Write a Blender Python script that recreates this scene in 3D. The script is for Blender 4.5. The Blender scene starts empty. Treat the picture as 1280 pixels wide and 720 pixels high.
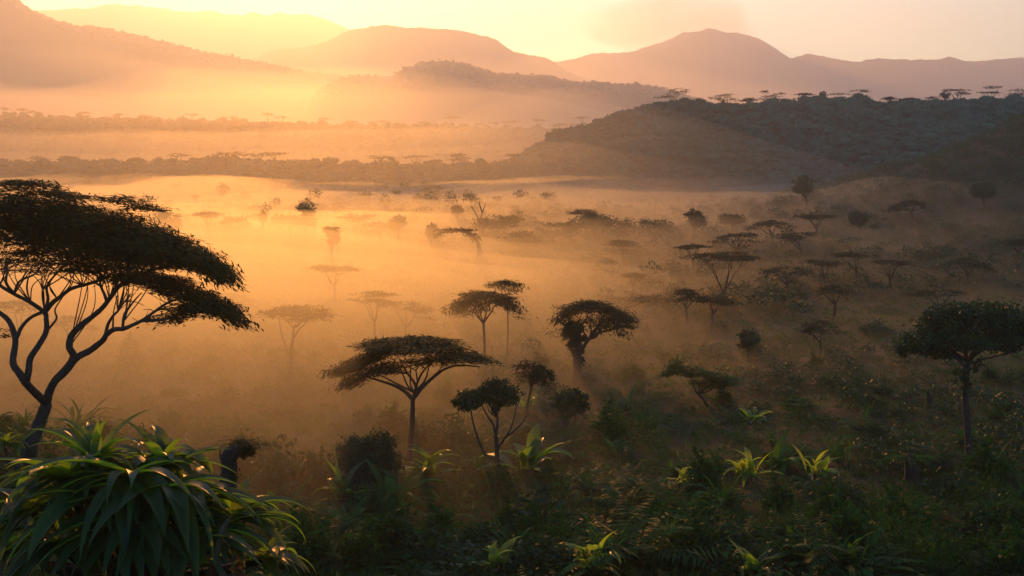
import bpy, math
import numpy as np
from mathutils import Vector

SC = bpy.context.scene
COL = SC.collection
R = math.radians
# ------------------------------------------------------------------ camera
CAM_Z, FPX, HOR = 25.0, 1545.0, 235.0          # eye height, focal length in px (1280 wide), horizon row
cam_d = bpy.data.cameras.new('camera')
cam_d.sensor_width = 36.0
cam_d.lens = 36.0 * FPX / 1280.0
cam_d.clip_start, cam_d.clip_end = 0.2, 30000.0
cam = bpy.data.objects.new('camera', cam_d)
COL.objects.link(cam)
PITCH = -math.atan((360.0 - HOR) / FPX)
cam.location = (0, 0, CAM_Z)
cam.rotation_euler = (R(90) + PITCH, 0, 0)
SC.camera = cam
# ------------------------------------------------------------------ sky, sun, exposure
SUN_EL, SUN_AZ = 13.5, -8.6                      # degrees; azimuth from +Y towards +X
world = bpy.data.worlds.new('World')
SC.world = world
world.use_nodes = True
wn = world.node_tree.nodes
sky = wn.new('ShaderNodeTexSky')
sky.sky_type = 'NISHITA'
sky.sun_disc = False
sky.sun_elevation = R(SUN_EL)
sky.sun_rotation = R(SUN_AZ)
sky.air_density, sky.dust_density, sky.ozone_density = 1.3, 0.1, 5.0
bg = wn['Background']
bg.inputs['Strength'].default_value = 0.15
world.node_tree.links.new(sky.outputs[0], bg.inputs['Color'])
sd = bpy.data.lights.new('sun', 'SUN')
sd.energy, sd.angle, sd.color = 3.9, R(0.6), (1.0, 0.42, 0.095)
sun = bpy.data.objects.new('sun', sd)
COL.objects.link(sun)
sv = Vector((math.sin(R(SUN_AZ)) * math.cos(R(SUN_EL)), math.cos(R(SUN_AZ)) * math.cos(R(SUN_EL)), math.sin(R(SUN_EL))))
sun.rotation_euler = sv.to_track_quat('Z', 'Y').to_euler()
sun.location = (0, 0, 60)
SC.view_settings.view_transform = 'Standard'
SC.view_settings.look = 'None'
SC.view_settings.gamma = 1.0
SC.view_settings.use_curve_mapping = False
SC.view_settings.exposure = 0.8
SC.render.engine = 'CYCLES'
cy = SC.cycles
cy.use_denoising = True
cy.max_bounces, cy.diffuse_bounces, cy.glossy_bounces, cy.transmission_bounces, cy.volume_bounces = 6, 2, 2, 3, 0
cy.caustics_reflective = cy.caustics_refractive = False
cy.sample_clamp_indirect = 4.0
HAZE_DENSITY, HAZE_G, AIR_DENSITY = 1 / 9000.0, 0.65, 1 / 18000.0
MIST_DENSITY, MIST_G = 1 / 175.0, 0.77
# ------------------------------------------------------------------ maths helpers
_cp, _sp = math.cos(PITCH), math.sin(PITCH)


def ray(px, py):
    x, u = (px - 640.0) / FPX, (360.0 - py) / FPX
    y = _cp - _sp * u
    return x / y, (_sp + _cp * u) / y              # per unit of ground distance


def at(px, py, d):
    x, z = ray(px, py)
    return np.array([x * d, d, CAM_Z + z * d])


def _h(i, j, s):
    n = np.sin(i * 127.1 + j * 311.7 + s * 74.7) * 43758.5453
    return n - np.floor(n)


def vnoise(x, y, s=0.0):
    i, j = np.floor(x), np.floor(y)
    a, b = x - i, y - j
    a, b = a * a * (3 - 2 * a), b * b * (3 - 2 * b)
    return (_h(i, j, s) * (1 - a) + _h(i + 1, j, s) * a) * (1 - b) + (_h(i, j + 1, s) * (1 - a) + _h(i + 1, j + 1, s) * a) * b


def fbm(x, y, s=0.0, o=4):
    r, a = 0, 0.5
    for k in range(o):
        r = r + a * (vnoise(x, y, s + k * 3.1) - 0.5)
        x, y, a = x * 2.03 + 5.2, y * 2.03 + 1.7, a * 0.5
    return r


def sstep(a, b, x):
    t = np.clip((x - a) / (b - a), 0, 1)
    return t * t * (3 - 2 * t)


def ground_z(x, y):
    x, y = np.asarray(x, float), np.asarray(y, float)
    near = 23.0 - 0.345 * np.maximum(y, 0)
    val = 19.0 * sstep(220, 730, y) + 2.6 * fbm(x / 34.0, y / 34.0, 1.0) + 1.2 * fbm(x / 9.0, y / 9.0, 2.0)
    k = 3.0
    m = np.maximum(near, val)
    z = m + np.log(np.exp((near - m) / k) + np.exp((val - m) / k)) * k * np.exp(-((near - val) / 12.0) ** 2)
    z = z + 8.6 * np.exp(-((x + 36) / 10.0) ** 2 - ((y - 78) / 26.0) ** 2)            # knoll under the big acacia
    z = z + 3.0 * np.exp(-((x + 12) / 6.0) ** 2 - ((y - 38) / 8.0) ** 2)              # shoulder under the strap-leaved plant
    z = z + 80.0 * np.exp(-((x - 330) / 130.0) ** 2 - ((y - 520) / 160.0) ** 2)       # hillside on the right
    return z


def hit(px, py):
    """ground point seen at a pixel"""
    rx, rz = ray(px, py)
    d = np.concatenate([np.arange(30, 300, 0.25), np.arange(300, 2500, 2.0)])
    below = CAM_Z + rz * d < ground_z(rx * d, d)
    k = int(np.argmax(below)) if below.any() else len(d) - 1
    return np.array([rx * d[k], d[k], float(ground_z(rx * d[k], d[k]))])


# ------------------------------------------------------------------ mesh helpers
class MB:
    def __init__(self):
        self.v, self.q, self.t, self.n = [], [], [], 0

    def add(self, v, q=None, t=None):
        v = np.asarray(v, float).reshape(-1, 3)
        if q is not None and len(q):
            self.q.append(np.asarray(q, np.int64).reshape(-1, 4) + self.n)
        if t is not None and len(t):
            self.t.append(np.asarray(t, np.int64).reshape(-1, 3) + self.n)
        self.v.append(v)
        self.n += len(v)

    def build(self, name, mat, parent=None, origin=None, smooth=False):
        v = np.concatenate(self.v) if self.v else np.zeros((0, 3))
        if origin is not None:
            v = v - np.asarray(origin)
        q = np.concatenate(self.q) if self.q else np.zeros((0, 4), np.int64)
        t = np.concatenate(self.t) if self.t else np.zeros((0, 3), np.int64)
        me = bpy.data.meshes.new(name)
        nl, nf = q.size + t.size, len(q) + len(t)
        me.vertices.add(len(v)); me.loops.add(nl); me.polygons.add(nf)
        me.vertices.foreach_set('co', v.astype(np.float32).ravel())
        me.loops.foreach_set('vertex_index', np.concatenate([q.ravel(), t.ravel()]).astype(np.int32))
        me.polygons.foreach_set('loop_start', np.concatenate([np.arange(len(q)) * 4, q.size + np.arange(len(t)) * 3]).astype(np.int32))
        if smooth:
            me.polygons.foreach_set('use_smooth', np.ones(nf, bool))
        me.update(calc_edges=True)
        me.materials.append(mat)
        o = bpy.data.objects.new(name, me)
        COL.objects.link(o)
        if parent is not None:
            o.parent = parent
        return o


def tag(o, label=None, cat=None, group=None, kind=None):
    if label: o['label'] = label
    if cat: o['category'] = cat
    if group: o['group'] = group
    if kind: o['kind'] = kind
    return o


def thing(name, loc, label, cat, group=None):
    o = bpy.data.objects.new(name, None)
    o.empty_display_size = 0.5
    COL.objects.link(o)
    o.location = loc
    return tag(o, label, cat, group)


def grid_faces(nr, nc):
    a = (np.arange(nr - 1)[:, None] * nc + np.arange(nc - 1)[None, :]).ravel()
    return np.stack([a, a + 1, a + nc + 1, a + nc], 1)


# ------------------------------------------------------------------ materials
def mat_new(name):
    m = bpy.data.materials.new(name)
    m.use_nodes = True
    nt = m.node_tree
    return m, nt, nt.nodes['Principled BSDF'], nt.nodes['Material Output']


def noise_ramp(nt, scale, cols, detail=4.0, coord='Object'):
    tc = nt.nodes.new('ShaderNodeTexCoord')
    nz = nt.nodes.new('ShaderNodeTexNoise')
    nz.inputs['Scale'].default_value = scale
    nz.inputs['Detail'].default_value = detail
    nt.links.new(tc.outputs[coord], nz.inputs['Vector'])
    cr = nt.nodes.new('ShaderNodeValToRGB')
    cr.color_ramp.elements[0].position, cr.color_ramp.elements[1].position = 0.32, 0.68
    for e, c in zip(cr.color_ramp.elements, cols):
        e.color = (*c, 1)
    nt.links.new(nz.outputs['Fac'], cr.inputs['Fac'])
    return cr.outputs['Color'], nz


def solid_mat(name, c0, c1, scale, rough=0.9, bump=0.0, spec=0.3):
    m, nt, b, out = mat_new(name)
    col, nz = noise_ramp(nt, scale, (c0, c1))
    nt.links.new(col, b.inputs['Base Color'])
    b.inputs['Roughness'].default_value = rough
    b.inputs['Specular IOR Level'].default_value = spec
    if bump:
        bp = nt.nodes.new('ShaderNodeBump')
        bp.inputs['Strength'].default_value = bump
        nt.links.new(nz.outputs['Fac'], bp.inputs['Height'])
        nt.links.new(bp.outputs['Normal'], b.inputs['Normal'])
    return m


def leaf_mat(name, c0, c1, tcol, tfac, scale=1.2, rough=0.45, spec=0.4):
    m, nt, b, out = mat_new(name)
    col, nz = noise_ramp(nt, scale, (c0, c1))
    geo = nt.nodes.new('ShaderNodeNewGeometry')          # every leaf a little different, a few of them dry
    cr = nt.nodes.new('ShaderNodeValToRGB')
    el = cr.color_ramp.elements
    el[0].position, el[0].color = 0.0, (0.72, 0.72, 0.72, 1)
    el[1].position, el[1].color = 0.90, (1.25, 1.2, 1.1, 1)
    e = el.new(0.97)
    e.color = (2.6, 1.5, 1.1, 1)
    nt.links.new(geo.outputs['Random Per Island'], cr.inputs['Fac'])
    mu = nt.nodes.new('ShaderNodeMix')
    mu.data_type, mu.blend_type = 'RGBA', 'MULTIPLY'
    mu.inputs[0].default_value = 1.0
    nt.links.new(col, mu.inputs[6])
    nt.links.new(cr.outputs['Color'], mu.inputs[7])
    nt.links.new(mu.outputs[2], b.inputs['Base Color'])
    b.inputs['Roughness'].default_value = rough
    b.inputs['Specular IOR Level'].default_value = spec
    tr = nt.nodes.new('ShaderNodeBsdfTranslucent')
    tr.inputs['Color'].default_value = (*tcol, 1)
    mx = nt.nodes.new('ShaderNodeMixShader')
    mx.inputs[0].default_value = tfac
    nt.links.new(b.outputs[0], mx.inputs[1])
    nt.links.new(tr.outputs[0], mx.inputs[2])
    nt.links.new(mx.outputs[0], out.inputs['Surface'])
    return m


def vol_mat(name, color, density, g, air=None, air_density=0.0):
    m = bpy.data.materials.new(name)
    m.use_nodes = True
    nt = m.node_tree
    nt.nodes.remove(nt.nodes['Principled BSDF'])
    v = nt.nodes.new('ShaderNodeVolumePrincipled')
    v.inputs['Color'].default_value = (*color, 1)
    v.inputs['Density'].default_value = density
    v.inputs['Anisotropy'].default_value = g
    last = v
    if air:                                        # the clear air's own bluish, even scattering
        a = nt.nodes.new('ShaderNodeVolumePrincipled')
        a.inputs['Color'].default_value = (*air, 1)
        a.inputs['Density'].default_value = air_density
        a.inputs['Absorption Color'].default_value = (1, 1, 1, 1)
        last = nt.nodes.new('ShaderNodeAddShader')
        nt.links.new(v.outputs[0], last.inputs[0])
        nt.links.new(a.outputs[0], last.inputs[1])
    nt.links.new(last.outputs[0], nt.nodes['Material Output'].inputs['Volume'])
    return m


M = {
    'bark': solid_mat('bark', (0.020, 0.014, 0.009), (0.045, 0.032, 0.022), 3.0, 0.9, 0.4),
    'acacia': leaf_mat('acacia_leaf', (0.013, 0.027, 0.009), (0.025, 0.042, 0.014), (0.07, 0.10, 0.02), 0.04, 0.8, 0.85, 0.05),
    'broadleaf': leaf_mat('tree_leaf', (0.010, 0.032, 0.009), (0.026, 0.055, 0.014), (0.06, 0.12, 0.02), 0.14, 0.9, 0.6, 0.18),
    'strap': leaf_mat('strap_leaf', (0.006, 0.030, 0.012), (0.018, 0.060, 0.016), (0.34, 0.52, 0.02), 0.42, 0.7, 0.46, 0.20),
    'banana': leaf_mat('banana_leaf', (0.016, 0.055, 0.010), (0.036, 0.095, 0.018), (0.32, 0.50, 0.02), 0.40, 1.0, 0.45, 0.35),
    'sunlit_plant': leaf_mat('sunlit_leaf', (0.06, 0.12, 0.012), (0.12, 0.19, 0.02), (0.50, 0.62, 0.03), 0.5, 1.0, 0.45, 0.3),  # yellow-green leaf, with sunlit brightness put into its colour
    'fern': leaf_mat('fern_leaf', (0.009, 0.040, 0.008), (0.026, 0.078, 0.012), (0.10, 0.26, 0.02), 0.24, 1.0, 0.7, 0.10),
    'shrub': leaf_mat('shrub_leaf', (0.006, 0.030, 0.006), (0.020, 0.066, 0.010), (0.05, 0.18, 0.012), 0.15, 0.6, 0.75, 0.08),
    'dry': leaf_mat('dry_leaf', (0.09, 0.06, 0.03), (0.14, 0.10, 0.05), (0.16, 0.10, 0.04), 0.3, 1.0, 0.6, 0.3),
    'ground': solid_mat('ground', (0.016, 0.014, 0.008), (0.020, 0.030, 0.010), 0.09, 1.0, 0.0, 0.1),
    'hill': solid_mat('hill_ground', (0.022, 0.04, 0.02), (0.035, 0.055, 0.028), 0.02, 1.0, 0.0, 0.1),
    'forest': solid_mat('forest_crown', (0.018, 0.056, 0.036), (0.036, 0.088, 0.052), 0.03, 0.9, 0.0, 0.15),
    'haze': vol_mat('haze_air', (0.97, 0.97, 0.97), HAZE_DENSITY, HAZE_G, (0.22, 0.48, 1.0), AIR_DENSITY),
    'mist': vol_mat('mist_air', (0.97, 0.93, 0.72), MIST_DENSITY, MIST_G),
    'thin_mist': vol_mat('thin_mist_air', (0.97, 0.95, 0.88), 1 / 2200.0, 0.76),
    'low_mist': vol_mat('low_mist_air', (0.97, 0.94, 0.80), 1 / 500.0, 0.77),
    'far_mist': vol_mat('far_mist_air', (0.97, 0.95, 0.90), 1 / 4800.0, 0.69),
    'hollow_mist': vol_mat('hollow_mist_air', (0.97, 0.95, 0.90), 1 / 750.0, 0.75),
    'cloud': vol_mat('shade_cloud_air', (0.97, 0.97, 0.97), 1 / 300.0, 0.7),  # only for the added shading cloud
    'peak_cloud': vol_mat('peak_cloud_air', (0.9, 0.9, 0.95), 1 / 800.0, 0.0),
}
# ------------------------------------------------------------------ ground
ys = np.concatenate([np.linspace(-120, 30, 20), np.linspace(31.5, 140, 120), np.geomspace(141, 1400, 220), np.geomspace(1430, 12600, 30)])
us = np.linspace(-1, 1, 281)
Y, U = np.meshgrid(ys, us, indexing='ij')
X = U * np.minimum(100 + np.abs(Y) * 0.75, 9500)
mb = MB()
mb.add(np.stack([X, Y, ground_z(X, Y)], -1), grid_faces(len(ys), len(us))[:, ::1])
tag(mb.build('ground', M['ground'], smooth=True), kind='structure')


# ------------------------------------------------------------------ hills and mountains: solid ridges standing on the ground
HILLS = {}


def ridge(name, d, prof, front, back, seed, rough=0.05, bumps=0.0, step=4.0):
    px = np.arange(prof[0][0], prof[-1][0] + 1, step)
    py = np.interp(px, [p[0] for p in prof], [p[1] for p in prof])
    kern = np.ones(3) / 3
    py = np.convolve(np.pad(py, 1, 'edge'), kern, 'valid')
    rx, rz = ray(px, py)
    v = np.concatenate([np.linspace(-1, 0, 26), np.linspace(0.08, 1, 12)])
    V, RX = np.meshgrid(v, rx, indexing='ij')
    CZ = np.broadcast_to(CAM_Z + rz * d, V.shape)
    Yv = d + np.where(V < 0, V * front, V * back)
    Xv = RX * np.where(V < 0, Yv, Yv)
    base = ground_z(Xv, Yv) - 2.0
    s = np.where(V < 0, np.sin((1 + V) * math.pi / 2) ** 0.9, np.cos(np.clip(V, 0, 1) * math.pi / 2) ** 1.1)
    H = np.maximum(CZ - base, 0.5)
    sc = front * 0.45
    n = fbm(Xv / sc, Yv / sc, seed, 5) * rough * 2.0
    z = base + H * s * (1 + n * np.sin(np.clip(s, 0, 1) * math.pi) ** 0.7) + H * rough * 0.7 * fbm(Xv / (sc * .3), Yv / (sc * .3), seed + 9, 4) * s
    if bumps:
        z = z + bumps * s * np.abs(fbm(Xv / (bumps * 3.0), Yv / (bumps * 3.0), seed + 4, 3)) * 2.0
    mb = MB()
    mb.add(np.stack([Xv, Yv, z], -1), grid_faces(len(v), len(px)))
    o = mb.build(name, M['hill'], smooth=True)
    tag(o, kind='structure')
    HILLS[seed] = (Xv, Yv, z)
    return o


P_SPUR = [(-420, 215), (-200, 211), (0, 210), (80, 208), (180, 209), (260, 205), (340, 207), (430, 210), (520, 211), (600, 210), (675, 211), (725, 203), (752, 196), (800, 183), (826, 168), (850, 161), (880, 155), (910, 155), (960, 178), (1020, 218), (1060, 243)]
P_HILL = [(560, 244), (640, 209), (690, 176), (726, 165), (766, 152), (800, 141), (826, 136), (860, 134), (900, 138), (950, 135), (1000, 131), (1050, 132), (1080, 131), (1100, 136), (1150, 137), (1190, 133), (1240, 130), (1280, 129), (1400, 122), (1600, 134), (1800, 184)]
P_PLAIN = [(-500, 153), (-200, 151), (0, 149), (100, 150), (200, 153), (290, 155), (400, 159), (500, 160), (600, 163), (680, 165), (740, 165), (800, 178), (860, 203), (900, 238)]
ridge('forest_spur', 745, P_SPUR, 95, 110, 11, 0.10, 2.0)
ridge('forest_hill', 880, P_HILL, 160, 160, 12, 0.10, 2.0)
ridge('far_plateau', 1180, P_PLAIN, 160, 200, 13, 0.06, 2.0)
ridge('round_hill', 4300, [(330, 165), (380, 130), (410, 105), (430, 97), (460, 98), (490, 97), (507, 88), (530, 83), (548, 82), (585, 84), (625, 94), (665, 98), (726, 106), (793, 107), (830, 112), (880, 128), (940, 160), (1000, 200)], 900, 700, 14, 0.12, 8.0, 2.5)
ridge('left_mountain', 5200, [(-500, -120), (-300, -90), (-120, -45), (-40, -20), (0, -6), (17, 2), (34, 15), (60, 27), (100, 40), (141, 45), (175, 50), (215, 61), (242, 70), (292, 78), (336, 87), (370, 94), (430, 100), (480, 120), (540, 160), (580, 200)], 1400, 900, 15, 0.12, 9.0, 2.5)
ridge('middle_mountain', 7800, [(180, 190), (250, 110), (300, 84), (345, 65), (375, 62), (405, 56), (440, 41), (465, 36), (540, 38), (590, 43), (620, 52), (650, 68), (690, 79), (730, 97), (800, 130), (900, 200)], 1400, 1000, 16, 0.12, 12.0, 2.5)
ridge('right_mountain', 9600, [(560, 150), (640, 100), (690, 80), (720, 75), (760, 69), (790, 66), (820, 59), (840, 52), (858, 44), (872, 40), (888, 38), (905, 42), (925, 45), (945, 50), (968, 63), (990, 76), (1010, 71), (1040, 77), (1100, 77), (1140, 78), (1170, 74), (1190, 70), (1215, 75), (1280, 76), (1400, 84), (1600, 110), (1900, 200)], 1500, 1100, 17, 0.12, 14.0, 2.5)
ridge('farthest_mountain', 11000, [(-300, 60), (-100, 30), (0, 20), (45, 16), (70, 12), (110, 9), (135, 6), (170, 6), (200, 13), (240, 15), (300, 19), (350, 20), (390, 23), (430, 34), (480, 60), (560, 110), (640, 190)], 1500, 1200, 18, 0.10, 12.0, 2.5)
# ------------------------------------------------------------------ haze box and valley mist
mb = MB()
bx, by0, by1, bz0, bz1 = 9800.0, -160.0, 12900.0, -6.0, 1760.0
c = np.array([[x, y, z] for z in (bz0, bz1) for y in (by0, by1) for x in (-bx, bx)])
mb.add(c, [[0, 2, 3, 1], [4, 5, 7, 6], [0, 1, 5, 4], [2, 6, 7, 3], [0, 4, 6, 2], [1, 3, 7, 5]])
tag(mb.build('haze', M['haze']), 'warm sunlit haze filling the air over the whole valley', 'haze', kind='stuff')

def mist_bank(y0, y1, ny, top_fn, mat, label, lat_w=0.62, base=70.0, fade=(16.0, 30.0), nx=110, side=0.08):
    """a closed lens of mist lying on the ground"""
    Ym, Um = np.meshgrid(np.geomspace(y0, y1, ny), np.linspace(-1, 1, nx), indexing='ij')
    Xm = Um * (base + Ym * lat_w)
    G = ground_z(Xm, Ym)
    edge = sstep(0, side, 1 - np.abs(Um)) * sstep(0, fade[0], Ym - y0) * sstep(0, fade[1], y1 - Ym)
    top = np.minimum(G, 24) + np.maximum(top_fn(Xm, Ym, Xm / (Ym * 0.414)), 0.3) * edge
    bot = np.minimum(G - 1.5, top - 0.2)
    mb = MB()
    nr, nc = Ym.shape
    f = grid_faces(nr, nc)
    mb.add(np.concatenate([np.stack([Xm, Ym, top], -1).reshape(-1, 3), np.stack([Xm, Ym, bot], -1).reshape(-1, 3)]), np.concatenate([f, f[:, ::-1] + nr * nc]))
    rim = np.concatenate([np.arange(nc), np.arange(1, nr) * nc + nc - 1, (nr - 1) * nc + np.arange(nc - 2, -1, -1), np.arange(nr - 2, 0, -1) * nc])
    mb.q.append(np.stack([np.roll(rim, -1), rim, rim + nr * nc, np.roll(rim, -1) + nr * nc], 1))
    tag(mb.build('mist', M[mat], smooth=True), label, 'mist', kind='stuff')


mist_bank(70, 732, 120, lambda x, y, l: 0.8 + (9.0 + 7.0 * sstep(0.5, -0.6, l) * sstep(480, 170, y) - 6.8 * sstep(0.0, 0.85, l)) * sstep(72 + 60 * sstep(0, 0.8, l), 102 + 170 * sstep(-0.5, 0.5, l), y)
          + 2.0 * sstep(300, 600, y) * (1 - sstep(0.1, 0.6, l)) + 8.0 * sstep(90, 240, y) * fbm(x / 50., y / 75., 31., 5) + 7.0 * sstep(380, 600, y) * fbm(x / 70., y / 50., 33., 3), 'mist', 'low morning mist lying along the valley floor', fade=(16.0, 30.0))
for k_, (tl, tr, lo, hi) in enumerate([(9.0, 11.0, 0.25, 0.9), (27.0, 34.0, 0.0, 0.75), (34.0, 62.0, 0.05, 0.9)]):
    mist_bank(330 + 25 * k_, 800, 60, lambda x, y, l: np.maximum((tl + (tr - tl) * sstep(-0.3, 0.15, l)) * (1 - sstep(lo, hi, l)) * sstep(330, 640, y) + (6.0 + 4.0 * k_) * fbm(x / 110., y / 120., 35. + k_ * 7, 4), 0.3), ['low_mist', 'thin_mist', 'thin_mist'][k_], ['thin mist drifting low against the foot of the wooded spur', 'thin mist drifting halfway up the wooded spur', 'faintest mist drifting over the top of the wooded spur'][k_], fade=(60.0, 50.0))
for k_, a_ in enumerate((54.0, 92.0)):
    mist_bank(860, 1175, 50, lambda x, y, l: a_ - 0.62 * a_ * sstep(-0.1, 0.7, l) + 0.32 * a_ * fbm(x / 120., y / 120., 36. + 9 * k_, 4), 'hollow_mist', ['mist filling the hollow between the spur and the plateau', 'fainter mist rising over the plateau edge'][k_], fade=(90.0, 20.0 + 60.0 * (1 - k_)))
for k_, (a_, b_) in enumerate([(90.0, 1600), (190.0, 2000), (300.0, 2500), (430.0, 2900)]):
    mist_bank(b_ - 150, 5050, 60, lambda x, y, l: 20.0 + a_ * sstep(b_, 4200, y) * (1 - 0.4 * sstep(0, 1, l)) + 0.55 * a_ * fbm(x / 900., y / 700., 37. + 5 * k_, 4), 'far_mist', ['lowest far mist below the mountains', 'second far mist layer below the mountains', 'third far mist layer across the lower mountain slopes', 'highest and faintest far mist across the mountain slopes'][k_], fade=(500.0, 700.0))


def cloud(label, y0, y1, xi0, xi1, zc, thick, seed, slant=math.tan(R(SUN_AZ)), ramp=0.3, mat='cloud'):
    """a flat lens of cloud added out of view above the haze, to block sun"""
    v, u = np.linspace(0, 1, 44), np.linspace(0, 1, 70)
    V, U = np.meshgrid(v, u, indexing='ij')
    y = y0 + (y1 - y0) * V
    x = xi0 + (xi1 - xi0) * U + slant * y
    t = sstep(0, ramp, U) * sstep(0, 0.2, 1 - U) * sstep(0, 0.25, V) * sstep(0, 0.25, 1 - V) * thick
    t = t * (0.85 + 0.7 * fbm(U * 5, V * 4, seed, 4)) + 0.5
    top, bot = zc + t, zc - t * 0.35
    mb = MB()
    nr, nc = V.shape
    f = grid_faces(nr, nc)
    mb.add(np.concatenate([np.stack([x, y, top], -1).reshape(-1, 3), np.stack([x, y, bot], -1).reshape(-1, 3)]), np.concatenate([f, f[:, ::-1] + nr * nc]))
    rim = np.concatenate([np.arange(nc), np.arange(1, nr) * nc + nc - 1, (nr - 1) * nc + np.arange(nc - 2, -1, -1), np.arange(nr - 2, 0, -1) * nc])
    mb.q.append(np.stack([np.roll(rim, -1), rim, rim + nr * nc, np.roll(rim, -1) + nr * nc], 1))
    tag(mb.build('cloud', M[mat], smooth=True), label, 'cloud', kind='stuff')  # the added shading cloud, out of view


cloud('unseen thin cloud added above the valley to shade its right side', 7800, 10200, -25, 1700, 1930, 110, 41., ramp=0.24)  # added sun blocker, out of view, darkens the right of the valley
# cloud resting behind the right hand peak
rgc = np.random.default_rng(4)
nu, nv_ = 64, 32
uu, vv = np.meshgrid(np.linspace(0, 2 * math.pi, nu, endpoint=False), np.linspace(-1, 1, nv_), indexing='ij')
cx_, cy_, cz_ = np.cos(uu) * np.sqrt(1 - vv ** 2), np.sin(uu) * np.sqrt(1 - vv ** 2), vv
lump = 1 + 1.1 * fbm(cx_ * 1.6 + 4, cz_ * 2.2 + cy_ * 1.3, 61., 5)
c0 = at(842, 32, 14200)
pts = np.stack([c0[0] + cx_ * lump * 1000, c0[1] + cy_ * lump * 420, c0[2] + cz_ * lump * 300], -1)
mb = MB()
q = np.array([[a * nv_ + b, ((a + 1) % nu) * nv_ + b, ((a + 1) % nu) * nv_ + b + 1, a * nv_ + b + 1] for a in range(nu) for b in range(nv_ - 1)])
mb.add(pts.reshape(-1, 3), q)
tag(mb.build('cloud', M['peak_cloud'], smooth=True), 'soft cloud resting behind the right hand mountain peak', 'cloud', kind='stuff')
# ------------------------------------------------------------------ plant builders
def unit(v):
    return v / np.maximum(np.linalg.norm(v, axis=-1, keepdims=True), 1e-9)


def add_blades(mb, c, d, wdir, L, W):
    """diamond leaflets: centre, long direction, width direction, lengths, widths"""
    d, w = unit(d) * (np.asarray(L)[:, None] / 2), unit(wdir) * (np.asarray(W)[:, None] / 2)
    n = len(c)
    v = np.stack([c - d, c - d * 0.1 + w, c + d, c - d * 0.1 - w], 1)
    mb.add(v.reshape(-1, 3), np.arange(4 * n).reshape(n, 4))


def spline(P, n=6):
    P = np.asarray(P, float)
    if len(P) < 3:
        return P
    Q = np.concatenate([[2 * P[0] - P[1]], P, [2 * P[-1] - P[-2]]])
    out = []
    for i in range(1, len(Q) - 2):
        a, b, c, d = Q[i - 1], Q[i], Q[i + 1], Q[i + 2]
        t = np.linspace(0, 1, n, endpoint=False)[:, None]
        out.append(0.5 * (2 * b + (c - a) * t + (2 * a - 5 * b + 4 * c - d) * t ** 2 + (3 * b - a - 3 * c + d) * t ** 3))
    out.append(P[-1:])
    return np.concatenate(out)


def tube(mb, P, r0, r1, sides=7, power=1.0, wob=0.0, rng=None):
    P = np.asarray(P, float)
    n = len(P)
    T = unit(np.gradient(P, axis=0))
    ref = np.array([0.31, 0.95, 0.05])
    A = unit(np.cross(T, ref))
    B = np.cross(T, A)
    r = r0 + (r1 - r0) * np.linspace(0, 1, n) ** power
    if wob and rng is not None:
        r = r * (1 + wob * rng.uniform(-1, 1, n))
    th = np.arange(sides) / sides * 2 * math.pi
    ring = P[:, None, :] + r[:, None, None] * (np.cos(th)[None, :, None] * A[:, None, :] + np.sin(th)[None, :, None] * B[:, None, :])
    i = np.arange(n - 1)[:, None] * sides
    j = np.arange(sides)[None, :]
    k = (j + 1) % sides
    q = np.stack([i + j, i + k, i + sides + k, i + sides + j], -1).reshape(-1, 4)
    mb.add(ring.reshape(-1, 3), q)
    m = mb.n
    mb.add(P[-1:] + T[-1:] * r[-1], t=None)
    b = m - sides
    mb.t.append(np.array([[b + a, b + (a + 1) % sides, m] for a in range(sides)]))


def pad_points(rng, kind, c, rx, ry, rz, tilt, n, per):
    """leaf clump centres of one foliage pad; returns points and their outward directions"""
    nc = max(5, n // per)
    th = rng.uniform(0, 2 * math.pi, nc)
    ph = rng.uniform(0, 6.28, 4)
    edge = 1 + 0.13 * np.sin(2 * th + ph[0]) + 0.10 * np.sin(3 * th + ph[1]) + 0.08 * np.sin(7 * th + ph[2])
    if kind == 'b':
        u = unit(rng.normal(size=(nc, 3)))
        r = rng.uniform(0.35, 1.0, nc) ** 0.6
        lump = 1 + 0.16 * np.sin(3 * th + ph[0]) * np.sin(4 * u[:, 2] + ph[1])
        p = u * (r * lump)[:, None]
        p = p * [rx, ry, rz]
        o = u * [1, 1, 0.5]
    else:
        r = np.sqrt(rng.uniform(0, 1, nc)) * edge
        x, y = r * np.cos(th), r * np.sin(th)
        if kind == 'd':
            z = rz * (1.0 - 2.0 * np.clip(r, 0, 1.25) ** 2.2) - np.abs(rng.normal(0, 0.16, nc)) * rz - rng.uniform(0, 0.25, nc)
        else:
            z = rz * np.sqrt(np.clip(1 - np.clip(r, 0, 1) ** 2, 0.02, 1)) * rng.uniform(-1, 1, nc)
        p = np.stack([x * rx, y * ry, z], 1)
        o = np.stack([np.cos(th), np.sin(th), -0.10 - 0.35 * np.clip(r, 0, 1) ** 2 * (kind == 'd')], 1)
    p[:, 2] += p[:, 0] * math.tan(tilt)
    o[:, 2] += o[:, 0] * math.tan(tilt)
    return p + c, o


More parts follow.
